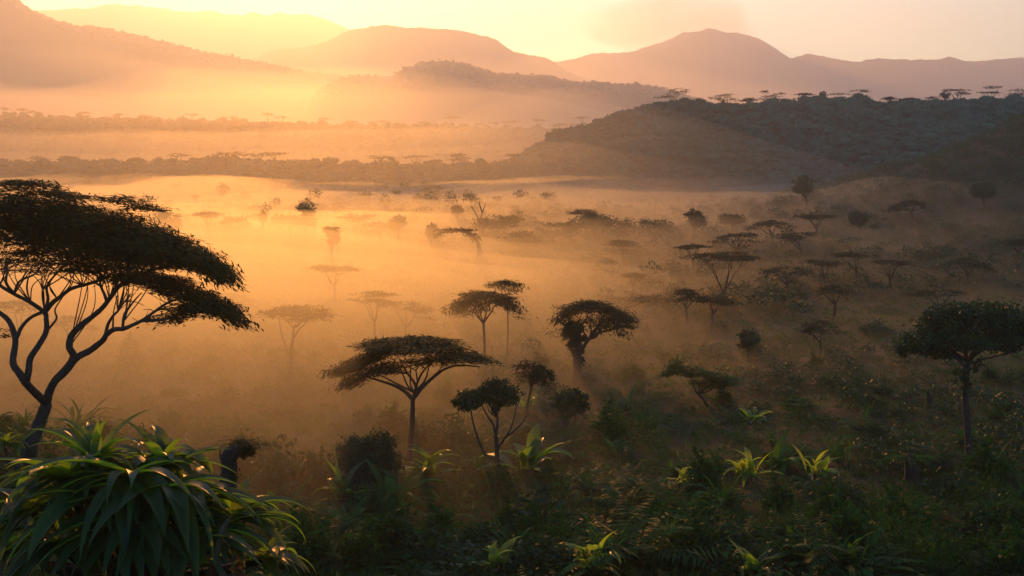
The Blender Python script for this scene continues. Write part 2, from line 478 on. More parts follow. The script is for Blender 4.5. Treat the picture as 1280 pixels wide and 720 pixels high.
def fill_pad(mb, rng, kind, c, rx, ry, rz, tilt, n, L, W, per=26, spread=1.0):
    p, o = pad_points(rng, kind, c, rx, ry, rz, tilt, n, per)
    nc = len(p)
    k = rng.integers(0, nc, n)
    if kind == 'b':
        sig = np.array([rx, ry, rz]) * 0.17
        q = p[k] + rng.normal(size=(n, 3)) * sig
        d = o[k] + rng.normal(size=(n, 3)) * 0.8 + [0, 0, -0.45]
        w = rng.normal(size=(n, 3))
        w = w - unit(d) * np.sum(w * unit(d), 1, keepdims=True)
    else:
        s = np.array([0.75, 0.75, 0.12]) * L * spread
        along = rng.normal(size=(n, 1)) * L * 0.7
        q = p[k] + rng.normal(size=(n, 3)) * s + unit(o[k]) * along
        d = o[k] * 1.0 + rng.normal(size=(n, 3)) * [0.55, 0.55, 0.13]
        w = np.cross(d, [0, 0, 1.0]) + rng.normal(size=(n, 3)) * [0.10, 0.10, 0.28]
    add_blades(mb, q, d, w, L * rng.uniform(0.55, 1.3, n), W * rng.uniform(0.6, 1.4, n))
    return p


def grow(mb, rng, start, targets, r0, bow=0.18, k=None, rmin=0.02, sides=6):
    """limbs that fork from one point towards foliage clumps: a few main limbs, each splitting twice"""
    targets = np.asarray(targets)
    k = k or max(2, min(5, len(targets) // 4))
    ang = np.arctan2(targets[:, 1] - start[1], targets[:, 0] - start[0])
    groups = np.array_split(np.argsort(ang), k)
    for g in groups:
        if not len(g):
            continue
        T = targets[g]
        mid = start + (T.mean(0) - start) * 0.55
        D = np.linalg.norm(mid - start)
        c1 = start + (mid - start) * 0.5 + rng.normal(size=3) * D * 0.07 + [0, 0, -bow * D * 0.4]
        P = spline([start, c1, mid], 6)
        tube(mb, P, r0 * 0.75, r0 * 0.42, sides)
        for h in np.array_split(np.arange(len(T)), max(1, len(T) // 3)):
            S = T[h]
            m2 = mid + (S.mean(0) - mid) * 0.5
            m2 = m2 + rng.normal(size=3) * D * 0.05 - [0, 0, bow * D * 0.10]
            tube(mb, spline([mid, (mid + m2) / 2 + rng.normal(size=3) * D * 0.03, m2], 4), r0 * 0.42, r0 * 0.24, 5)
            for t in S:
                e = (m2 + t) / 2 + rng.normal(size=3) * D * 0.04 - [0, 0, bow * D * 0.06]
                tube(mb, spline([m2, e, t], 4), r0 * 0.22, max(rmin, r0 * 0.08), 4)


class Tree:
    """a tree whose base stands on the ground; outline points are given as sight lines at its own distance"""

    def __init__(self, seed, bpx, bpy_, d=None, sink=0.3):
        self.rng = np.random.default_rng(seed)
        b = hit(bpx, bpy_)
        if d:
            rx, _ = ray(bpx, bpy_)
            b = np.array([rx * d, d, float(ground_z(rx * d, d))])
        self.base, self.d = b - [0, 0, sink], b[1]
        self.s = self.d / FPX
        self.wood, self.leaf = MB(), MB()
        self.ph = self.rng.uniform(0, 6.28, 4)
        self.amp = 12.0
        self.pads = []

    def P(self, px, py, off=None):
        if off is None:
            H = max(1.0, (FPX * (CAM_Z - self.base[2]) / self.d + HOR) - py)
            k = min(1, H / 120.0)
            off = self.amp * k * (math.sin(px * .043 + self.ph[0]) + 0.7 * math.sin(py * .05 + px * .02 + self.ph[1]))
        return at(px, py, self.d) + np.array([0, off * self.s, 0])

    def limb(self, pts, r0, r1, sides=8, power=1.0, foot=False):
        Q = [self.P(*p) for p in pts]
        if foot:
            Q[0] = self.base.copy()
        P = spline(Q, 6)
        tube(self.wood, P, r0 * self.s, r1 * self.s, sides, power, 0.05, self.rng)
        if foot:                                              # root flare
            tube(self.wood, P[:4], r0 * self.s * 1.7, r0 * self.s * 0.95, sides, 0.6)

    def pad(self, kind, px, py, rx, rz, tilt=0, n=900, L=None, W=None, depth=0.85, off=None, per=26, spread=1.0):
        L = L or max(0.42, 6.0 * self.s)
        W = W or max(0.10, 1.7 * self.s)
        c = self.P(px, py, off if off is not None else self.rng.uniform(-0.25, 0.25) * rx)
        p = fill_pad(self.leaf, self.rng, kind, c, rx * self.s, rx * self.s * depth, rz * self.s, R(-tilt), n, L, W, per, spread)
        self.pads.append(p)

    def branches(self, px, py, r0, ntarget=16, bow=0.18, k=None, pads=None):
        start = self.P(px, py)
        A = np.concatenate(self.pads if pads is None else [self.pads[i] for i in pads])
        t = A[self.rng.permutation(len(A))[:ntarget]]
        grow(self.wood, self.rng, start, t, r0 * self.s, bow, k)

    def done(self, name, label, cat='tree', group=None, leaf='acacia', wood='trunk'):
        r = thing(name, self.base, label, cat, group)
        if self.wood.n:
            self.wood.build(wood, M['bark'], r, self.base, smooth=True)
        if self.leaf.n:
            self.leaf.build('crown', M[leaf], r, self.base)
        return r


def strap(mb, base, az, el, L, W, droop, rng, seg=8, fold=0.25, wp=0.6, twist=0.0):
    """one long leaf: starts along (az, el), bends down by droop radians; a shallow V across"""
    t = np.linspace(0, 1, seg + 1)
    e = el - droop * t ** 1.3
    a = az + twist * t
    step = L / seg
    d = np.stack([np.cos(e) * np.cos(a), np.cos(e) * np.sin(a), np.sin(e)], 1)
    P = base + np.concatenate([[[0, 0, 0]], np.cumsum(d[:-1] * step, 0)])
    side = np.stack([-np.sin(a), np.cos(a), np.zeros_like(a)], 1)
    up = np.cross(d, side)
    up = np.where(up[:, 2:3] < 0, -up, up)
    w = (W * np.sin(math.pi * np.clip(t, 0.06, 0.985) ** wp))[:, None]
    v = np.stack([P - side * w * 0.5 + up * w * fold, P, P + side * w * 0.5 + up * w * fold], 1).reshape(-1, 3)
    i = np.arange(seg) * 3
    q = np.concatenate([np.stack([i, i + 1, i + 4, i + 3], 1), np.stack([i + 1, i + 2, i + 5, i + 4], 1)])
    mb.add(v, q)
    return P


def frond(mb, base, az, el, L, droop, rng, n=16, lw=0.22, ll=0.28, hang=0.5):
    """one feathered frond: leaflets along both sides of an arching rachis"""
    t = np.linspace(0, 1, n)
    e = el - droop * t ** 1.2
    d = np.stack([np.cos(e) * np.cos(az), np.cos(e) * np.sin(az), np.sin(e)], 1)
    P = base + np.concatenate([[[0, 0, 0]], np.cumsum(d[:-1] * (L / (n - 1)), 0)])
    side = np.array([-math.sin(az), math.cos(az), 0.0])
    w = ll * L * np.sin(math.pi * np.clip(t * 0.9 + 0.1, 0, 0.97)) ** 0.8
    for s in (-1, 1):
        dd = d * 0.55 + side * s + [0, 0, -hang] + rng.normal(size=(n, 3)) * 0.10
        add_blades(mb, P + unit(dd) * w[:, None] * 0.5, dd, np.cross(dd, [0, 0, 1.0]) + d * 0.5, w, np.full(n, lw * L / n * 3.2))
    tube(mb, P[::3], 0.018 * L ** 0.5, 0.006, 4)


def shrub_leaves(mb, rng, c, rx, ry, rz, n, L, W):
    """mounded foliage resting on the ground, in clumps with gaps"""
    nc = max(6, n // 22)
    u = unit(rng.normal(size=(nc, 3)))
    u[:, 2] = np.abs(u[:, 2])
    p = u * rng.uniform(0.55, 1.05, nc)[:, None] * (1 + 0.22 * np.sin(u[:, :1] * 5 + rng.uniform(0, 6)) * np.cos(u[:, 1:2] * 6))
    k = rng.integers(0, nc, n)
    q = (p[k] + rng.normal(size=(n, 3)) * 0.14) * [rx, ry, rz]
    q[:, 2] = np.abs(q[:, 2])
    d = u[k] + rng.normal(size=(n, 3)) * 0.7 + [0, 0, -0.25]
    w = rng.normal(size=(n, 3))
    add_blades(mb, c + q, d, w - unit(d) * np.sum(w * unit(d), 1, keepdims=True), L * rng.uniform(0.5, 1.5, n), W * rng.uniform(0.5, 1.5, n))


def copy_thing(src, loc, rz, sc, label=None, group=None):
    o = src.copy()
    COL.objects.link(o)
    o.location, o.rotation_euler, o.scale = loc, (0, 0, rz), (sc if hasattr(sc, '__len__') else (sc, sc, sc))
    tag(o, label, None, group)
    for ch in [c for c in src.children]:
        c = ch.copy()
        COL.objects.link(c)
        c.parent = o
    return o


# ------------------------------------------------------------------ the big acacia on the left
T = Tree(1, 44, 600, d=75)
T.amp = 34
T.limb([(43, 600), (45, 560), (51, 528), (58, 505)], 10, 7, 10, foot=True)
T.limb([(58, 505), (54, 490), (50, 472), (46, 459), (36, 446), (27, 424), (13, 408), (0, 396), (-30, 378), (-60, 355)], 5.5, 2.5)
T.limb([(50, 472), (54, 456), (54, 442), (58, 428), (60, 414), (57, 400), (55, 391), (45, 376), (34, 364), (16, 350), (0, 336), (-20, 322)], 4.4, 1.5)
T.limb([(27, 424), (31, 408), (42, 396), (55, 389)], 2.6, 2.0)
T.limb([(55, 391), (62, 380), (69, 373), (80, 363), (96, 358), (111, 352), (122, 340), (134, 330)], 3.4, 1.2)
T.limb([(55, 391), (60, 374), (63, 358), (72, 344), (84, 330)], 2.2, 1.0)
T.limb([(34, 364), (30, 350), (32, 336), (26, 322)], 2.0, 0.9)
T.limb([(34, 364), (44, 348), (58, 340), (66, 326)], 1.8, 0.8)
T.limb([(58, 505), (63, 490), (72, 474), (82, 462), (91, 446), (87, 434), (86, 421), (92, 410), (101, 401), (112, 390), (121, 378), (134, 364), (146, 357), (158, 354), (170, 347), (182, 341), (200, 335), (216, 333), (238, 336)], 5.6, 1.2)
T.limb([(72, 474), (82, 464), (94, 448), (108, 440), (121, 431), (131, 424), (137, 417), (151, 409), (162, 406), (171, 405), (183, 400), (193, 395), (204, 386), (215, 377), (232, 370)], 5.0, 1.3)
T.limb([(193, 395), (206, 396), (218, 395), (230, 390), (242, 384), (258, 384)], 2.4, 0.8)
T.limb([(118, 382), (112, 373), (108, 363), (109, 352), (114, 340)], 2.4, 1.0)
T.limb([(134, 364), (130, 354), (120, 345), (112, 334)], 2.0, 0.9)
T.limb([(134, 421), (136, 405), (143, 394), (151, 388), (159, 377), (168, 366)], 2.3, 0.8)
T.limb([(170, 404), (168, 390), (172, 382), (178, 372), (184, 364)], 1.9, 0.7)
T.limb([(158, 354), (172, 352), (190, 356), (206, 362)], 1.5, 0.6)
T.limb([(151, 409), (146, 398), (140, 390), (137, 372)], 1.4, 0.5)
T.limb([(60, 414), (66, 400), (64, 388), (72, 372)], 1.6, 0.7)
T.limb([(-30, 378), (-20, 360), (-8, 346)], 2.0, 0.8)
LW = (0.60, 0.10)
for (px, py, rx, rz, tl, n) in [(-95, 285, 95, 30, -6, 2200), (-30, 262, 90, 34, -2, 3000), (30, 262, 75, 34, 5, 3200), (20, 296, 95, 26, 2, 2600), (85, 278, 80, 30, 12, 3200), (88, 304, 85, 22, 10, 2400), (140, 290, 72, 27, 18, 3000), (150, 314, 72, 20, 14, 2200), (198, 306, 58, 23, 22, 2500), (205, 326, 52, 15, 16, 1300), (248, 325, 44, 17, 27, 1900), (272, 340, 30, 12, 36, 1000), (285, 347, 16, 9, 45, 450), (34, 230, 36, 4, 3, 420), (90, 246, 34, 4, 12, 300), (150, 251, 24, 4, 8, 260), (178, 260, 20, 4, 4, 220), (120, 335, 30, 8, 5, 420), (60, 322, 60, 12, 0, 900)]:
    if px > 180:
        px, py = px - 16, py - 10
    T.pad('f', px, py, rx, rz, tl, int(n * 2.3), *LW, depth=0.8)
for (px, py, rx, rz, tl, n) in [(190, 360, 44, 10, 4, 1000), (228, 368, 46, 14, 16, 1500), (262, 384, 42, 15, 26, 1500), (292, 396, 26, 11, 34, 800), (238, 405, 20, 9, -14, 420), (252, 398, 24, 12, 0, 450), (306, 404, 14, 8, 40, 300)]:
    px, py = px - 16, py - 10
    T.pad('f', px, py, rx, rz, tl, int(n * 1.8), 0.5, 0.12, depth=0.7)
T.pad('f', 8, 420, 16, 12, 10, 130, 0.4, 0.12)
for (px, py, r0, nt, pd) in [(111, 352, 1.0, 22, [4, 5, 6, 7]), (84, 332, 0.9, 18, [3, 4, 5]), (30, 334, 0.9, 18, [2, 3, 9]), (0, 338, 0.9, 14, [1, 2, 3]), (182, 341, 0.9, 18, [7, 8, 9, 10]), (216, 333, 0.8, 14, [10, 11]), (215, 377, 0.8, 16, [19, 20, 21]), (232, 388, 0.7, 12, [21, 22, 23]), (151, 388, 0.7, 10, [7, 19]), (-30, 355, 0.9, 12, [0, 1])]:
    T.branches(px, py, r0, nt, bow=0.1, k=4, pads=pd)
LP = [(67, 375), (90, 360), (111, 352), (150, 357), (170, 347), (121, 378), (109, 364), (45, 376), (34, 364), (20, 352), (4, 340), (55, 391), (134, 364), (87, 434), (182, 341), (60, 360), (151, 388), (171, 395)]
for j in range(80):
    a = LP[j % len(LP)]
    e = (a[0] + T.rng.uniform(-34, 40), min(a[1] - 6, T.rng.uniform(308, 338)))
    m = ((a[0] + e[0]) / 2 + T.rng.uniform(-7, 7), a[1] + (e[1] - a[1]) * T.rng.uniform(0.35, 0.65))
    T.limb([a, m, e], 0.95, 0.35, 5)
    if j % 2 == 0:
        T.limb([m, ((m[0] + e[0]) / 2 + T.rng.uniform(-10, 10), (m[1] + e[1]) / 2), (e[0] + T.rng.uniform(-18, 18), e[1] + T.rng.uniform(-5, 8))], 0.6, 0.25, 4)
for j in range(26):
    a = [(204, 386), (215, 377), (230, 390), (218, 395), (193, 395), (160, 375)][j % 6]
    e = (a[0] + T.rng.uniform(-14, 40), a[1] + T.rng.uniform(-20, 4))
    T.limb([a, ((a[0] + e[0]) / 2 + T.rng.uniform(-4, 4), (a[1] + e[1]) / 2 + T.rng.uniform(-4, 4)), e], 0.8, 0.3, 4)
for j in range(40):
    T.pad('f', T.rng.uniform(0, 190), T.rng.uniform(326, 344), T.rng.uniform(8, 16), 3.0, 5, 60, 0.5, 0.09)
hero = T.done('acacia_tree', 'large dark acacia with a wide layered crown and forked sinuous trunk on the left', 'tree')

# ------------------------------------------------------------------ trees in the middle of the valley
T = Tree(2, 510, 582)
T.limb([(511, 582), (514, 545), (516, 515), (517, 497)], 3.9, 2.9, 8, foot=True)
T.limb([(517, 497), (508, 487), (496, 480), (480, 476), (458, 472)], 3.0, 1.0)
T.limb([(517, 497), (521, 480), (511, 464), (500, 448)], 2.4, 0.8)
T.limb([(517, 497), (528, 483), (540, 472), (556, 461), (575, 457), (600, 459)], 2.8, 0.7)
T.limb([(521, 480), (530, 462), (545, 448)], 1.8, 0.6)
T.limb([(511, 464), (494, 462), (476, 452)], 1.5, 0.5)
for p in [('f', 512, 431, 64, 8, -1, 4200), ('f', 468, 445, 46, 6, -20, 2000), ('f', 440, 460, 24, 3.5, -24, 700), ('f', 560, 440, 44, 7, 10, 1300), ('f', 594, 447, 20, 4, 12, 350), ('f', 482, 461, 38, 7, -14, 800), ('f', 447, 474, 22, 5, -25, 480), ('f', 535, 452, 32, 6, 4, 450), ('f', 515, 425, 40, 3, 0, 350)]:
    T.pad(p[0], p[1], p[2], p[3], p[4], p[5], int(p[6] * 1.9), L=0.66, W=0.125)
T.branches(519, 488, 2.0, 34, k=6)
T.done('acacia_tree', 'flat topped dark acacia rising behind the round bush', 'tree')

T = Tree(3, 606, 446, d=160)
T.limb([(607, 465), (605.5, 430), (604, 405)], 1.8, 1.4, 7, foot=True)
for p in [('d', 606, 376, 41, 11, -2, 1700), ('f', 606, 368, 34, 4, 4, 600), ('f', 578, 378, 15, 6, -24, 420), ('f', 636, 378, 14, 7, 30, 450)]:
    T.pad(p[0], p[1], p[2], p[3], p[4], p[5], int(p[6] * 1.9), L=0.75, W=0.15)
T.branches(604, 405, 1.9, 22, k=5)
T.done('acacia_tree', 'slender umbrella acacia with a domed crown on a thin straight trunk', 'tree')

T = Tree(4, 634, 430, d=172)
T.limb([(635, 452), (635, 410), (634, 374)], 0.9, 0.8, 6, foot=True)
for p in [('d', 632, 355, 20, 4.5, 3, 600), ('f', 638, 364, 10, 4, 10, 90)]:
    T.pad(p[0], p[1], p[2], p[3], p[4], p[5], int(p[6] * 1.9), L=0.75, W=0.15)
T.branches(634, 376, 1.1, 10, k=4)
T.done('acacia_tree', 'small arched umbrella crown peeping over the slender domed acacia', 'tree')

T = Tree(5, 722, 474)
T.limb([(722, 474), (721, 450), (722, 436), (724, 420)], 6.0, 4.0, 8, foot=True)
T.limb([(722, 446), (732, 428), (746, 417), (766, 412), (790, 408)], 2.2, 0.7)
T.limb([(728, 436), (740, 416), (752, 402), (756, 392)], 1.8, 0.7)
T.limb([(724, 420), (728, 405), (735, 396)], 2.0, 0.8)
for p in [('d', 745, 392, 47, 15, 5, 2300), ('f', 728, 383, 30, 6, -8, 700), ('f', 765, 390, 30, 8, 20, 800), ('f', 760, 404, 30, 6, 5, 350), ('f', 708, 393, 12, 6, -35, 280)]:
    T.pad(p[0], p[1], p[2], p[3], p[4], p[5], int(p[6] * 1.9), L=0.75, W=0.15)
for p in [('b', 718, 414, 13, 12, 0, 700), ('b', 722, 428, 10, 12, 0, 500), ('b', 721, 444, 8, 12, 0, 350)]:
    T.pad(*p, L=0.75, W=0.3, off=0)
T.branches(735, 424, 1.8, 18, k=5, pads=[0, 2, 3])
T.done('acacia_tree', 'domed acacia leaning right out of a creeper covered stump', 'tree')

T = Tree(6, 622, 592)
T.limb([(622, 592), (621, 560), (620, 545)], 3.4, 2.6, 7, foot=True)
T.limb([(606, 567), (598, 548), (592, 530), (588, 512)], 1.8, 0.8)
T.limb([(621, 575), (613, 571), (606, 567)], 2.0, 1.8)
T.limb([(620, 545), (617, 530), (610, 520), (603, 508)], 1.8, 0.8)
T.limb([(620, 545), (622, 525), (620, 508)], 2.0, 0.9)
T.limb([(622, 560), (632, 545), (642, 538), (652, 528), (658, 520)], 1.5, 0.5)
T.limb([(632, 545), (640, 530), (645, 512), (650, 500)], 1.2, 0.4)
for p in [('b', 589, 499, 20, 13, -14, 1500), ('b', 606, 492, 14, 9, 0, 500), ('b', 626, 489, 22, 14, 6, 1800), ('b', 638, 498, 12, 10, 20, 500), ('b', 620, 506, 9, 12, 0, 350), ('b', 572, 504, 8, 5, 0, 130)]:
    T.pad(*p, L=0.34, W=0.17, off=0, per=18)
T.branches(620, 520, 1.3, 12, k=3)
T.done('two_lobed_tree', 'small tree with two dense rounded leaf clumps and bare side branches', 'tree', leaf='broadleaf')

T = Tree(61, 460, 590, d=99)
T.limb([(460, 612), (459, 590), (458, 566)], 3.5, 2.5, 7, foot=True)
for p in [('b', 446, 566, 23, 18, 0, 2300), ('b', 472, 560, 23, 19, 0, 2400), ('b', 460, 584, 34, 20, 0, 2600), ('b', 492, 577, 15, 13, 0, 700), ('b', 430, 580, 13, 13, 0, 600), ('b', 457, 604, 38, 14, 0, 1800), ('b', 483, 549, 9, 9, 0, 200), ('b', 440, 553, 8, 7, 0, 160)]:
    T.pad(*p, L=0.36, W=0.13, off=0, per=16)
T.branches(458, 568, 1.4, 14, k=4)
T.done('ball_bush', 'dark ball shaped bush left of the flat topped acacia trunk', 'shrub', leaf='broadleaf', wood='stem')

T = Tree(7, 656, 530)
T.limb([(656, 530), (660, 505), (664, 485), (662, 470)], 2.2, 1.4, 6, foot=True)
for p in [('d', 666, 466, 25, 16, 12, 1300), ('b', 676, 470, 15, 13, 0, 700), ('f', 654, 455, 14, 6, -20, 260)]:
    T.pad(*p, L=0.6, W=0.12)
T.branches(664, 485, 1.2, 12, k=4)
T.done('drooping_tree', 'feathery drooping tree behind the two lobed tree', 'tree')

T = Tree(8, 706, 540)
T.limb([(706, 540), (707, 520), (710, 505)], 4.2, 3.0, 7, foot=True)
T.limb([(718, 540), (719, 522), (716, 508)], 1.2, 0.8)
for p in [('b', 713, 503, 20, 17, 0, 1500), ('b', 706, 515, 10, 12, 0, 350), ('b', 722, 497, 12, 10, 0, 350)]:
    T.pad(*p, L=0.45, W=0.2, off=0)
T.branches(710, 510, 1.6, 10, k=4)
T.done('round_tree', 'dim rounded tree on a thick short trunk right of the drooping tree', 'tree', leaf='broadleaf')

T = Tree(9, 1213, 580)
T.limb([(1213, 580), (1212, 540), (1211, 500), (1209, 470), (1210, 455)], 5.0, 3.4, 9, foot=True)
T.limb([(1210, 462), (1198, 450), (1180, 440), (1160, 432)], 2.2, 0.8)
T.limb([(1210, 455), (1218, 440), (1232, 430), (1250, 424)], 2.2, 0.8)
T.limb([(1210, 466), (1224, 452), (1240, 447), (1258, 440)], 1.8, 0.7)
T.limb([(1210, 455), (1206, 435), (1202, 415)], 2.4, 1.0)
for p in [('b', 1150, 428, 28, 14, 0, 2000), ('b', 1185, 405, 34, 20, 0, 2800), ('b', 1225, 395, 42, 18, 0, 3400), ('b', 1262, 402, 34, 21, 0, 2800), ('b', 1200, 425, 40, 14, 0, 2000), ('b', 1255, 425, 32, 14, 0, 1600), ('b', 1176, 440, 18, 9, 0, 700), ('b', 1290, 412, 25, 20, 0, 1200), ('b', 1130, 437, 12, 8, 0, 350), ('b', 1198, 468, 13, 8, 0, 350), ('b', 1205, 480, 7, 8, 0, 140), ('b', 1158, 393, 10, 5, 0, 160), ('b', 1220, 455, 9, 9, 0, 160)]:
    T.pad(*p, L=0.36, W=0.18, per=20, depth=0.9)
T.branches(1210, 452, 2.4, 30, k=6)
T.done('broad_tree', 'dark broad crowned tree with a tall thin trunk near the right edge', 'tree', leaf='broadleaf')

T = Tree(10, 364, 464)
T.limb([(364, 464), (363, 445), (366, 425), (368, 408)], 2.4, 1.6, 6, foot=True)
T.limb([(363, 450), (356, 430), (351, 415), (348, 400)], 1.3, 0.5)
T.limb([(366, 425), (374, 412), (384, 402), (392, 394)], 1.3, 0.5)
for p in [('f', 372, 388, 36, 3.2, 1, 900), ('f', 352, 393, 20, 3, 5, 350), ('f', 385, 393, 24, 3, 6, 420), ('f', 365, 397, 22, 3, 4, 180)]:
    T.pad(*p, L=1.0, W=0.26)
T.branches(368, 410, 1.2, 22, k=5)
T.done('acacia_tree', 'thin stemmed flat acacia alone in the bright mist right of the big acacia', 'tree')


def flat_tree(seed, bx, by_, crown, label, group=None, trunk=1.8, vshape=False, d=None, n=900, leaf='acacia', tips=14, name='acacia_tree', kind='f'):
    """crown: list of (px, py, rx, rz, tilt)"""
    T = Tree(seed, bx, by_, d)
    cx, cy_ = crown[0][0], max(c[1] for c in crown)
    fx, fy = (bx * 0.4 + cx * 0.6, cy_ + (by_ - cy_) * 0.45)
    if vshape:
        fy = cy_ + (by_ - cy_) * 0.7
    T.limb([(bx, by_), ((bx + fx) / 2 + 1, (by_ + fy) / 2), (fx, fy)], trunk, trunk * 0.75, 6, foot=True)
    tot = sum(c[2] * max(c[3], 3) for c in crown)
    for (px, py, rx, rz, tl) in crown:
        k = kind if not isinstance(rz, str) else 'f'
        T.pad(k, px, py, rx, rz, tl, max(260, int(1.7 * n * rx * max(rz, 3) / tot)), L=max(0.5, 5.0 * T.s), W=max(0.10, 1.4 * T.s))
    T.branches(fx, fy, trunk * 0.7, tips, k=4 if not vshape else 5)
    return T.done(name, label, 'tree', group, leaf)


flat_tree(11, 466, 436, [(469, 368, 26, 4, 2), (465, 376, 22, 4, 6)], 'pale flat acacia left of the umbrella tree that droops to its right')
flat_tree(12, 505, 428, [(508, 382, 30, 6, 8), (528, 392, 20, 6, 24), (490, 381, 18, 4, -5)], 'misty umbrella tree whose crown droops down to its right')
flat_tree(13, 418, 385, [(418, 335, 27, 4, 2)], 'faint flat crowned tree floating above bright mist near the big acacia')
flat_tree(14, 909, 385, [(902, 322, 50, 4.5, 1), (880, 320, 28, 3, -4), (926, 322, 28, 3.5, 3), (905, 317, 25, 2.5, 0)], 'wide flat topped acacia on V shaped branches right of centre', vshape=True, n=1900, tips=26)
flat_tree(15, 889, 412, [(890, 374, 28, 4.5, 1), (905, 378, 18, 3, 6), (875, 376, 13, 3, -6)], 'small flat acacia just below the wide V branched acacia', n=1100, tips=18)
flat_tree(16, 934, 452, [(935, 422, 14, 13, 0), (930, 432, 9, 8, 0)], 'little round crowned tree in the dim middle ground', leaf='broadleaf', kind='b', name='round_tree', n=800, trunk=3)
flat_tree(17, 1024, 446, [(1025, 406, 24, 6, 0), (1018, 412, 14, 5, -8)], 'dim umbrella tree with a peaked crown right of the little round tree', n=900, kind='d')
flat_tree(18, 885, 508, [(865, 465, 26, 7, 8), (905, 474, 24, 7, 12), (842, 458, 12, 8, -40), (885, 480, 22, 8, 0)], 'low ragged spreading tree below the small flat acacia', n=3600, leaf='fern', trunk=2.4)
for i, (bx, by_, cr, lab) in enumerate([
        (1070, 360, [(1070, 319, 27, 3.5, 1)], 'flat grey crown, left one of the level pair on the dim right slope'),
        (1112, 372, [(1112, 328, 25, 3, 1)], 'flat grey crown, right one of the level pair on the dim right slope'),
        (1030, 368, [(1029, 328, 26, 4, 2)], 'flat crown standing left of the level pair of grey crowns'),
        (984, 380, [(985, 338, 34, 6, -4)], 'broad hazy crown below and right of the wide V branched acacia'),
        (1000, 330, [(1002, 293, 28, 3, 2), (985, 297, 22, 5, 0)], 'long thin crown above the wide V branched acacia'),
        (925, 330, [(922, 296, 34, 5, -5)], 'hazy domed crown directly over the wide V branched acacia'),
        (965, 312, [(965, 280, 26, 5, 3)], 'faint crown behind the long thin crown at the fog edge'),
        (866, 345, [(866, 309, 16, 3, 0)], 'narrow flat crown left of the hazy domed crown'),
        (1208, 362, [(1210, 328, 28, 5, 2)], 'grey flat crown low on the dark slope near the right edge'),
        (1273, 334, [(1273, 303, 18, 4, 2)], 'dark flat crown cut by the right edge of the photo'),
        (1020, 300, [(1020, 270, 22, 4, 0)], 'pale low crown beside the fog strip at the foot of the forest hill'),
        (1180, 398, [(1176, 365, 30, 4, 2), (1150, 368, 16, 3, 0)], 'long flat dim crown above the dark broad crowned tree'),
        (1040, 402, [(1045, 362, 26, 7, 0)], 'rounded dim crown in the shade right of centre'),
        (776, 400, [(785, 372, 30, 4, 0), (820, 374, 28, 5, -2)], 'long hazy crown behind the domed leaning acacia'),
        (858, 410, [(858, 368, 24, 7, 0)], 'hazy rounded crown between the leaning acacia and the small flat acacia'),
        (790, 372, [(792, 344, 12, 3, 0)], 'tiny flat crown in orange mist over the leaning acacia'),
        (340, 395, [(300, 372, 26, 5, 12)], 'pale crown showing beside the tip of the big acacia'),
        (205, 400, [(230, 348, 16, 4, 0)], 'pale crown seen through the lower limbs of the big acacia'),
        (20, 470, [(18, 382, 34, 7, 3)], 'pale hazy crown seen behind the trunk of the big acacia'),
        (80, 450, [(88, 400, 26, 6, 0)], 'pale hazy crown between the forks of the big acacia')]):
    flat_tree(40 + i, bx, by_, cr, lab, n=700, kind='d' if cr[0][3] > 4 else 'f')

# a bent tree forming an arch, a bare dead tree, and the misty row before the fog strip
T = Tree(70, 597, 330)
T.limb([(597, 330), (599, 312), (594, 298), (582, 290), (567, 288), (553, 291), (544, 297)], 3.2, 1.0, 7, foot=True)
for p in [('f', 568, 288, 24, 3, 0, 420), ('f', 589, 295, 10, 4, 35, 180), ('f', 548, 294, 8, 3, -30, 120)]:
    T.pad(*p, L=1.2, W=0.45, depth=0.3, off=0)
T.done('arched_tree', 'bent tree whose crown arches over to touch the misty thicket', 'tree')
T = Tree(71, 600, 300)
T.limb([(600, 300), (600, 285), (599, 276)], 2.2, 1.4, 6, foot=True)
for l in ([(599, 276), (594, 266), (589, 258)], [(599, 278), (603, 266), (607, 254)], [(603, 266), (600, 258), (599, 252)], [(600, 284), (606, 274), (612, 268)]):
    T.limb(l, 1.1, 0.4, 5)
T.done('dead_tree', 'bare forked dead tree standing in front of the fog strip', 'tree')
